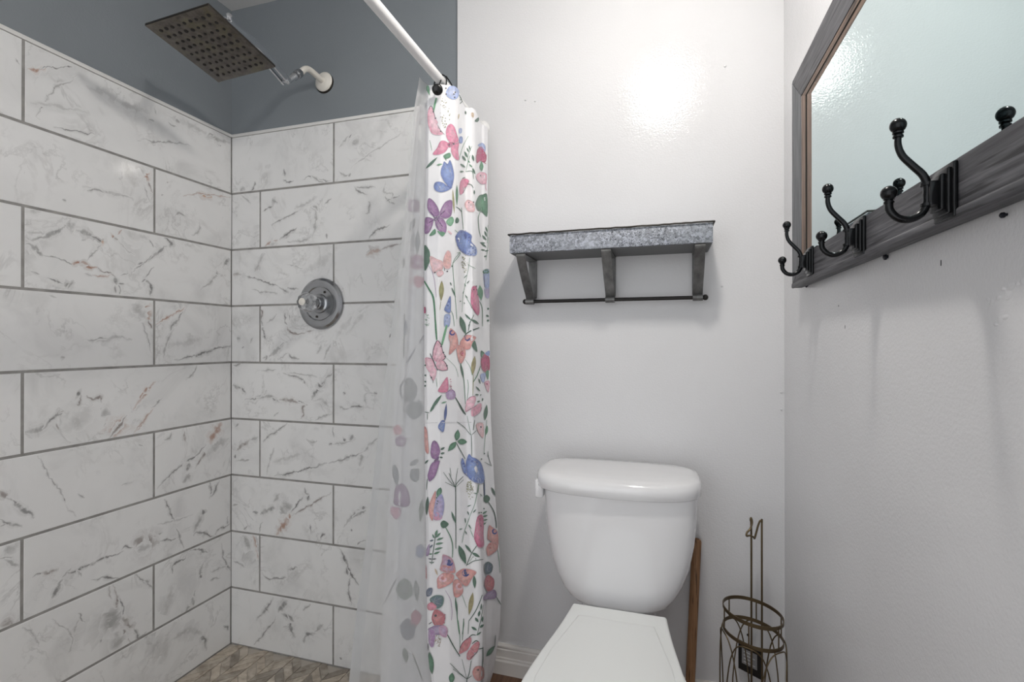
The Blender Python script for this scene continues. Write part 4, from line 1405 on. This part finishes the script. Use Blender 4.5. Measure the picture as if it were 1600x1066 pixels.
# ------------------------------------------------------------------ liner
def Dlin(u, t): return interp([(0, 1.33), (.12, 1.335), (.35, 1.35), (.7, 1.365), (1, 1.376)], u)-.02*t*(1-u)+.003*math.sin(11*u+2*t)*(1-u)*min(1, .2+2*t)
liner = Sheet([(122, 655), (150, 650), (175, 646), (260, 640), (380, 627), (570, 605), (660, 593), (760, 582), (860, 570), (955, 557), (1066, 545), (1200, 528)], 1.33,
              [(122, 672), (400, 664), (600, 664), (850, 667), (1000, 669), (1066, 676), (1200, 681)], 1.376, Dlin, CZT+.006, SF+.02)
ln_root = thing('shower_curtain_liner', (-.65, 1.25, CZT), 'frosted see-through plastic liner hanging on the shower side of the flowered curtain', 'curtain liner')
lm = MB(); liner.mesh(60, 70, lm); lm.build('plastic_sheet', M_LINER, ln_root, angle=80)
hm = MB()
V = []; F = []
for j in range(61):
    z = liner.zt+(liner.zb-liner.zt)*j/60
    for u in (0, .06, .13): V.append(liner.at(u, z)-FV*.0015)
for j in range(60):
    for k in (0, 1): F.append((j*3+k, (j+1)*3+k, (j+1)*3+k+1, j*3+k+1))
hm.add((V, F)); hm.build('side_hem', M_LINER, ln_root, angle=80)
tp = [front.at(.0, zof(y_, 1.36))+Vector((-.012, -.01, 0)) for y_ in (192, 216)]
one('magnet_tab', box(tp[0].x-.004, tp[0].x+.005, tp[0].y-.003, tp[0].y, tp[1].z, tp[0].z, .0015), M_TRIM, ln_root)

# ------------------------------------------------------------------ curtain ring
ry = 1.245
rg = thing('curtain_ring', (RX, ry, RZ), 'black wire curtain ring with a glossy black bead over the white rod', 'curtain ring')
one('wire_loop', tube([(RX+.021*math.cos(t), ry+.012*math.sin(t*.5), RZ+.021*math.sin(t)-.006) for t in [2*PI*k/28 for k in range(28)]], .0019, 8, closed=True), M_BLACK, rg)
one('hook_wire', tube(catmull([(RX+.018, ry+.004, RZ+.008), (RX+.026, ry+.02, RZ-.006), (RX+.032, ry+.028, RZ-.022), (RX+.04, ry+.03, RZ-.026)], 6), .0018, 8), M_BLACK, rg)
bp = CP+ray(683.5, 140)*1.335
one('bead', lathe([(.0145*math.sin(PI*i/14), -.007*math.cos(PI*i/14)) for i in range(15)], bp, (-ray(683, 140)).normalized(), 28), mat('bead_black', (34, 34, 35), .18, .3), rg)
one('bead_wire', tube([bp+Vector((0, .004, .004)), Vector((RX+.010, ry, RZ+.012))], .0018, 8), M_BLACK, rg)

# ------------------------------------------------------------------ wall shelf
sd_ = .15; YF = B-sd_
sh_x0, sh_x1, sz0, sz1 = -.4425, .1245, 1.356, 1.411
ws = thing('wall_shelf', (-.159, B, sz0), 'galvanised metal wall shelf with three dark brackets and a towel bar, above the toilet', 'shelf')
one('shelf_tray', box(sh_x0, sh_x1, YF, B-.002, sz0, sz1-.002, .0015), [M_GALV][0], ws)
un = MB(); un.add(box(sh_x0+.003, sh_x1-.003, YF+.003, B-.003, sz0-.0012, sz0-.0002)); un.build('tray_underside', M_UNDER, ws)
rp = [(sh_x0-.003, B-.004, sz1), (sh_x0-.003, YF-.003, sz1)]
for i in range(1, 40): rp.append((sh_x0-.003+(sh_x1-sh_x0+.006)*i/40, YF-.003+random.uniform(-.0004, .0004), sz1+random.uniform(-.0007, .0007)))
rp += [(sh_x1+.003, YF-.003, sz1), (sh_x1+.003, B-.004, sz1)]
one('rolled_rim', tube(rp, .0026, 8), M_RIM, ws)
BARZ, BARY = 1.219, B-.04
for bx in (-.4085, -.1575, .0925):
    br = MB(); hw = .0135; up = (0, 0, 1)
    prof = catmull([(bx, YF+.004, sz0-.004), (bx, YF+.005, sz0-.014), (bx, YF+.055, sz0-.07), (bx, B-.043, sz0-.118)], 5)+[Vector((bx, B-.036, sz0-.128)), Vector((bx, B-.034, BARZ+.006)), Vector((bx, B-.034, BARZ-.008))]
    br.add(tube(prof, 1, 8, flat=(hw, .0016, (0, 0, 1))))
    br.add(tube([(bx, B-.0035, sz0-.002), (bx, B-.0035, BARZ+.03), (bx, B-.006, BARZ+.014), (bx, B-.032, BARZ+.006)], 1, 8, flat=(hw, .0016, (0, 1, 0))))
    br.add(tube([(bx, YF+.006, sz0-.004), (bx, B-.006, sz0-.004)], 1, 8, flat=(hw, .0016, (0, 0, 1))))
    b_o = br.build('bracket', M_IRON, ws, angle=30)
    one('bar_loop', lathe([(.0062, -hw), (.0095, -hw), (.0095, hw), (.0062, hw)], (bx, BARY, BARZ), (1, 0, 0), 20), M_IRON, b_o)
    one('rivet', lathe([(0, .0), (.004, 0), (.003, .002), (0, .0025)], (bx, B-.0375, BARZ+.014), (0, -1, 0), 10), M_RIM, b_o)
one('towel_bar', tube([(-.424, BARY, BARZ), (.113, BARY, BARZ)], .0055, 14), M_RODB, ws)
for x_ in (-.424, .113): one('bar_knob', ball((x_, BARY, BARZ), .0085, 8), M_RODB, ws)

# ------------------------------------------------------------------ toilet
TX = -.121
def sring(cx, hw, y0, y1, z, nx=4.0, ny=3.2, bow=0, n=64):
    R = []; cy, hd = (y0+y1)/2, (y1-y0)/2
    for k in range(n):
        t = 2*PI*k/n; c, s = math.cos(t), math.sin(t)
        x = hw*math.copysign(abs(c)**(2/nx), c); yy = hd*math.copysign(abs(s)**(2/ny), s)
        if s < 0: yy -= bow*(1-(x/hw)**2)*min(1, abs(s)*1.6)
        R.append(Vector((cx+x, cy+yy, z)))
    return R
to = thing('toilet', (TX, 1.2, 0), 'white two-piece toilet with its lid down, standing against the white wall', 'toilet')
tk = [(.388, .112, 1.350, 1.52, .010), (.390, .122, 1.342, 1.53, .014), (.402, .137, 1.337, 1.533, .017), (.425, .154, 1.333, 1.535, .020), (.46, .172, 1.332, 1.537, .022), (.50, .186, 1.332, 1.54, .023), (.56, .197, 1.330, 1.542, .024), (.62, .203, 1.330, 1.543, .025), (.68, .2055, 1.330, 1.543, .025), (.693, .2055, 1.330, 1.543, .025)]
one('tank', loft([sring(TX, w_, a_, b_, z, 4.5, 4.5, bw) for z, w_, a_, b_, bw in tk]), M_CERAMIC, to, angle=50)
ld = [(.689, .200, 1.328, 1.545, .022), (.689, .2110, 1.320, 1.548, .026), (.692, .2135, 1.317, 1.550, .027), (.712, .2140, 1.316, 1.551, .027), (.724, .2120, 1.319, 1.549, .026), (.731, .2055, 1.327, 1.542, .024), (.7345, .190, 1.342, 1.528, .02), (.7365, .15, 1.37, 1.50, .012), (.7372, .05, 1.42, 1.46, 0)]
one('tank_lid', loft([sring(TX-.007, w_+.0075, a_, b_, z, 4.2, 3.6, bw) for z, w_, a_, b_, bw in ld]), M_CERAMIC, to, angle=50)
lv = one('flush_lever', box(TX-.226, TX-.2025, 1.355, 1.385, .655, .707, .006, 3), M_CERAMIC, to)
one('tank_gasket', loft([sring(TX, .095, 1.37, 1.50, z, 4, 4, 0) for z in (.3805, .389)]), M_GAP, to)
# bowl
def bring(hw, yb, yf, z, n=56, back=.62):
    R = []
    for k in range(n):
        t = 2*PI*k/n; c, s = math.cos(t), math.sin(t)
        ym = yf+(yb-yf)*.48
        y_ = ym+(yb-ym)*s if s > 0 else ym+(ym-yf)*s
        x = hw*math.copysign(abs(c)**(.75 if s > 0 else .95), c)
        if s > 0: x *= 1-(1-back)*s*.9
        R.append(Vector((TX+.008+x, y_, z)))
    return R
bw_ = [(.001, .115, 1.33, .93, .9), (.03, .112, 1.33, .93, .9), (.10, .100, 1.32, .96, .9), (.18, .102, 1.31, .95, .9), (.26, .125, 1.31, .88, .85), (.32, .15, 1.31, .83, .8), (.365, .166, 1.31, .805, .75), (.382, .168, 1.31, .80, .75)]
one('bowl', loft([bring(h_, yb, yf, z, 56, bk) for z, h_, yb, yf, bk in bw_]), M_CERAMIC, to, angle=50)
one('bowl_shelf', box(TX-.10, TX+.10, 1.26, 1.53, .27, .3815, .03, 4), M_CERAMIC, to)
# seat outline from behind: narrow at the hinge, widest two thirds of the way forward
half = [(1.284, .116), (1.24, .121), (1.17, .131), (1.08, .147), (1.0, .159), (.94, .163), (.88, .152), (.83, .118), (.80, .07), (.792, .0)]
def outline(inset=0, yb=0):
    hh = [(y_-(yb if i == 0 else 0), max(0, x-inset*(1 if y_ > .80 else .4))) for i, (y_, x) in enumerate(half)]
    hh = [(y_ if y_ > .86 else y_+inset*.8, x) for y_, x in hh]
    P = catmull([Vector((x, y_, 0)) for y_, x in hh], 5)
    rt = [Vector((TX+.010+p.x, p.y, 0)) for p in P]; lf = [Vector((TX+.010-p.x, p.y, 0)) for p in P[:-1]]
    return rt+lf[::-1]
lvl = lambda ring, z: [Vector((p.x, p.y, z)) for p in ring]
one('seat', loft([lvl(outline(.004), .3825), lvl(outline(.001), .385), lvl(outline(.001), .396), lvl(outline(.004), .3985)]), M_SEAT, to, angle=40)
sl = MB(); sl.add(loft([lvl(outline(.004), .3995), lvl(outline(0), .402), lvl(outline(0), .411), lvl(outline(.003), .4145), lvl(outline(.0055), .415)]))
sl.build('seat_lid', M_SEAT, to, angle=40)
def inner(z, g_):
    pts = [(1.232-g_, -.093+g_), (1.232-g_, .089-g_), (1.08, .128-g_), (.98, .140-g_), (.90, .130-g_), (.84, .08), (.825, 0), (.84, -.08), (.90, -.130+g_), (.98, -.140+g_), (1.08, -.128+g_)]
    out = []
    for i in range(len(pts)):
        a_, b_ = pts[i], pts[(i+1) % len(pts)]
        for k in range(6): t = k/6; out.append(Vector((TX+.010+a_[1]+(b_[1]-a_[1])*t, a_[0]+(b_[0]-a_[0])*t, z)))
    return out[::-1]
one('lid_panel', loft([inner(.4146, 0), inner(.4166, .0015), inner(.4172, .004)][::1]), M_SEAT, to, angle=50)
for s in (-1, 1): one('hinge_cap', box(TX+.010+s*.07-.018, TX+.010+s*.07+.018, 1.268, 1.288, .384, .401, .004), M_SEAT, to)

# ------------------------------------------------------------------ wooden stick
sb, st_ = Vector((.066, 1.535, 0.001)), Vector((.0905, 1.556, .516))
stt = thing('wooden_stick', tuple(sb), 'plain brown wooden stick leaning on the wall right of the toilet tank', 'stick')
ax = (st_-sb).normalized(); ll = (st_-sb).length
one('shaft', lathe([(0, 0), (.0128, 0), (.0132, .004), (.0132, ll-.008), (.0115, ll-.003), (.007, ll), (0, ll+.001)], sb, ax, 20), M_STICK, stt)

# ------------------------------------------------------------------ toilet paper stand
HX, HY, HR = .218, 1.42, .072
tps = thing('toilet_paper_stand', (HX, HY, 0), 'bronze wire toilet roll stand with two hoops and a hooked rod, in the corner', 'toilet roll holder')
TL = math.radians(4)
def hz(x, z0): return z0-(x-HX)*math.tan(TL)*1.6
def hoop(z0, nm):
    R = []
    n = 48
    for k in range(n):
        t = 2*PI*k/n; c, s = math.cos(t), math.sin(t); x = HX+HR*c
        z = hz(x, z0)
        R.append([Vector((HX+HR*c*f, HY+HR*s*f, z+dz)) for f, dz in ((1, -.0045), (1, .0045), (.972, .0045), (.972, -.0045))])
    V = [v for r in R for v in r]; F = []
    for i in range(n):
        j = (i+1) % n
        for k in range(4): F.append((i*4+k, j*4+k, j*4+(k+1) % 4, i*4+(k+1) % 4))
    return one(nm, (V, F), M_BRONZE, tps)
Z1, Z2 = .392, .338
hoop(Z1, 'hoop'); hoop(Z2, 'hoop')
base_r = [(HX+.078*math.cos(2*PI*k/40), HY+.078*math.sin(2*PI*k/40), .006) for k in range(40)]
one('base_ring', tube(base_r, .004, 8, closed=True), M_BRONZE, tps)
for k in range(6):
    t = 2*PI*k/6+.25; x, y_ = HX+HR*math.cos(t), HY+HR*math.sin(t)
    one('upright', tube([(x, y_, hz(x, Z2)), (x, y_, hz(x, Z1))], .0017, 8), M_BRONZE, tps)
    # an arch springing from the base and crossing its neighbours under the lower hoop
    P = []
    for i in range(25):
        f = i/24; tt = t+(f-.5)*1.75; rr = HR+.003+.004*(abs(f-.5)*2)
        xx = HX+rr*math.cos(tt); top = hz(xx, Z2)-.004
        e = (abs(f-.5)*2)
        z = .006+(top-.006)*(1-e**3.2)**.5 if e < 1 else .006
        P.append((xx, HY+rr*math.sin(tt), z))
    one('arch_wire', tube(P, .0017, 8), M_BRONZE, tps)
ry_ = HY+HR+.004
hx0, hx1 = .2265, .2525
hk = catmull([(hx1, ry_, .006), (hx1, ry_, .3), (hx1, ry_, .585), (hx1, ry_, .600), (hx1-.004, ry_-.002, .606), (hx1-.010, ry_-.004, .592), (hx1-.019, ry_-.01, .561), (hx1-.024, ry_-.02, .566), (hx1-.034, ry_-.028, .572), (hx1-.041, ry_-.022, .568), (hx1-.039, ry_-.014, .574), (hx1-.030, ry_-.006, .582), (hx0+.002, ry_, .597), (hx0, ry_, .610), (hx0-.002, ry_, .604), (hx0, ry_, .57), (hx0, ry_, .3), (hx0, ry_, .006)], 6)
one('hooked_rod', tube(hk, .0026, 8), M_BRONZE, tps)

# ------------------------------------------------------------------ card behind the stand
ca, cb = Vector((.2035, 1.566, 0)), Vector((.2585, 1.527, 0))
tg = thing('hang_tag', ((ca.x+cb.x)/2, (ca.y+cb.y)/2, .155), 'white card with a black square border and a punched hole, behind the bronze wire stand', 'tag')
dv = (cb-ca); nv = Vector((dv.y, -dv.x, 0)).normalized()
def card(u0, u1, z0, z1, off, th=.0008):
    a_, b_ = ca+dv*u0+nv*off, ca+dv*u1+nv*off
    V = [a_, b_, b_+nv*th, a_+nv*th]; V = [Vector((v.x, v.y, z0)) for v in V]+[Vector((v.x, v.y, z1)) for v in V]
    return V, [(0, 3, 2, 1), (4, 5, 6, 7), (0, 1, 5, 4), (1, 2, 6, 5), (2, 3, 7, 6), (3, 0, 4, 7)]
cdm = MB(); cdm.add(card(.1, .93, .155, .296, 0), 0); cdm.add(card(0, 1, .155, .2375, .0009), 1); cdm.add(card(.16, .80, .176, .219, .0018), 2)
for i in range(4): cdm.add(card(.24, .72-.1*(i % 2), .182+i*.0095, .1845+i*.0095, .0027, .0003), 0)
hc = ca+dv*.42+nv*.0012; cdm.add(lathe([(0, 0), (.004, 0), (.004, .0004), (0, .0004)], (hc.x, hc.y, .262), nv, 14), 1)
cdm.build('card', [M_CARD, M_CARDK, M_CARDG], tg, smooth=False)

# ------------------------------------------------------------------ mirror with coat hooks
MY1, MY0, MZ0, MZ1 = 1.372, .16, 1.222, 1.727
XF = .2997
mi = thing('mirror', (C, (MY0+MY1)/2, MZ0), 'grey wood framed mirror with black coat hooks on its lower rail, on right wall', 'mirror')
one('back_board', box(C-.010, C-.0005, MY0+.01, MY1-.01, MZ0+.006, MZ1-.006), M_RIM, mi)
RB, RT, RS = .065, .075, .086
IY1, IY0, IZ0, IZ1 = MY1-RS, MY0+RS, MZ0+RB, 1.652
def miter(pts4): 
    V = [Vector((XF, y_, z)) for y_, z in pts4]+[Vector((C-.003, y_, z)) for y_, z in pts4]
    bm = bmesh.new(); vs = [bm.verts.new(v) for v in V]
    for f in ((0, 1, 2, 3), (7, 6, 5, 4), (0, 4, 5, 1), (1, 5, 6, 2), (2, 6, 7, 3), (3, 7, 4, 0)): bm.faces.new([vs[i] for i in f])
    bmesh.ops.recalc_face_normals(bm, faces=bm.faces[:])
    bmesh.ops.bevel(bm, geom=bm.edges[:], offset=.0016, segments=2, affect='EDGES')
    bm.verts.index_update(); r = [v.co.copy() for v in bm.verts], [[v.index for v in f.verts] for f in bm.faces]; bm.free(); return r
one('bottom_rail', miter([(MY1, MZ0), (MY0, MZ0), (IY0, IZ0), (IY1, IZ0)]), M_WOODY, mi)
one('top_rail', miter([(MY1, MZ1), (MY0, MZ1), (IY0, IZ1), (IY1, IZ1)]), M_WOODY, mi)
one('stile', miter([(MY1, MZ0), (MY1, MZ1), (IY1, IZ1), (IY1, IZ0)]), M_WOODZ, mi)
one('stile', miter([(MY0, MZ0), (MY0, MZ1), (IY0, IZ1), (IY0, IZ0)]), M_WOODZ, mi)
one('lower_lip', box(XF-.0025, XF+.006, MY0+.002, MY1-.002, MZ0-.001, MZ0+.011, .003, 3), M_WOODY, mi)
GX = XF+.0035
def bevel_strip(p0, p1, q0, q1, x0, x1, nm, m_):
    m = MB(); mid = lambda a_, b_, t: (a_[0]+(b_[0]-a_[0])*t, a_[1]+(b_[1]-a_[1])*t)
    rows = []
    for t, x in ((0, x0), (.42, x0+.0004), (.46, x0+.003), (.54, x0+.003), (.58, x0+.0008), (1, x1-.0012)):
        rows.append([Vector((x, *mid(p0, q0, t))), Vector((x, *mid(p1, q1, t)))])
    V = [v for r in rows for v in r]; F = [(2*i, 2*i+1, 2*i+3, 2*i+2) for i in range(len(rows)-1)]
    m.add((V, F)); m.M = [0, 1, 1, 1, 0]; return m.build(nm, [m_, M_RIM], mi, angle=20)
bwd = .076
O4 = [(IY1, IZ0), (IY1, IZ1), (IY0, IZ1), (IY0, IZ0)]; I4 = [(IY1-bwd, IZ0+.0005), (IY1-bwd, IZ1-.029), (IY0+bwd, IZ1-.029), (IY0+bwd, IZ0+.0005)]
for i, m_ in ((0, M_BEVZ), (1, M_BEVY), (2, M_BEVZ)):
    bevel_strip(O4[i], O4[i+1], I4[i], I4[i+1], XF+.0008, GX, 'inner_moulding', m_)
one('glass', box(GX-.0012, GX+.002, IY0+bwd-.002, IY1-bwd+.002, IZ0-.01, IZ1-.028), M_MIRROR, mi, smooth=False)
# hook: local frame, x away from the wall is negative
def make_hook(parent, y_, z_):
    P = lambda x, z, dy=0: (x, y_+dy, z_+z)
    pm_ = MB()
    pm_.add(box(XF-.0045, XF+.0002, y_-.021, y_+.021, z_-.030, z_+.030, .0015))
    pm_.add(box(XF-.008, XF-.004, y_-.017, y_+.017, z_-.025, z_+.025, .0018))
    pm_.add(box(XF-.012, XF-.0075, y_-.0125, y_+.0125, z_-.0195, z_+.0195, .0015))
    pm_.add(box(XF-.020, XF-.0115, y_-.0085, y_+.0085, z_-.0135, z_+.0135, .0012))
    base = pm_.build('coat_hook', M_BLACK, parent)
    x0 = XF-.019
    up = catmull([P(x0, -.001), P(x0, .010), P(x0-.004, .022), P(x0-.014, .034), P(x0-.0235, .046), P(x0-.0275, .058), P(x0-.0275, .068)], 6)
    m1 = MB(); m1.add(tube(up, [.0044-.001*i/(len(up)-1) for i in range(len(up))], 12))
    tpv = Vector(up[-1]); m1.add(lathe([(0, -.001), (.0052, -.001), (.0052, .001), (.0038, .0018), (.0036, .0026), (.0055, .0034), (.0055, .0052), (.0038, .0062), (0, .0062)], tpv, (0, 0, 1), 16)); m1.add(ball(tpv+Vector((0, 0, .0125)), .0083, 10))
    m1.build('upper_prong', M_BLACK, base)
    dn = catmull([P(x0, .001), P(x0-.0005, -.010), P(x0-.006, -.021), P(x0-.0165, -.0265), P(x0-.028, -.024), P(x0-.0355, -.015), P(x0-.0365, -.006)], 6)
    m2 = MB(); m2.add(tube(dn, .0042, 12)); tpv = Vector(dn[-1])
    m2.add(lathe([(0, -.001), (.0052, -.001), (.0052, .001), (.004, .0018), (.004, .0026), (.0055, .0032), (.0050, .0048), (0, .0048)], tpv, (0, 0, 1), 16)); m2.add(ball(tpv+Vector((0, 0, .0108)), .0083, 10))
    for zz in (-.0115, .0115):
        m2.add(lathe([(.003, -.0016), (.0066, -.0016), (.0066, .0016), (.003, .0016)], P(x0, zz), (0, 0, 1), 16))
    m2.build('lower_prong', M_BLACK, base)
    return base
for hy, hz_ in ((1.205, 1.262), (.922, 1.257), (.668, 1.254), (.40, 1.254)): make_hook(mi, hy, hz_)

# ------------------------------------------------------------------ screws and marks in the right wall
for px, py, r, lab in ((1380, 402, .0048, 'dark screw head sticking out of the wall below the middle of the mirror rail'), (1258, 447, .0042, 'small dark screw under the far lower corner of the mirror'), (1562, 337, .0029, 'thin nail in the wall just under the near part of the mirror rail')):
    p = onX(px, py, C-.006)
    o = one('wall_screw' if r > .003 else 'nail', lathe([(0, -.0075), (r*.5, -.0075), (r*.5, -.004), (r, -.0035), (r, -.0012), (r*.5, .0), (0, .0)], p, (-1, 0, -.1), 12), M_SCREW)
    tag(o, lab, 'screw' if r > .003 else 'nail')
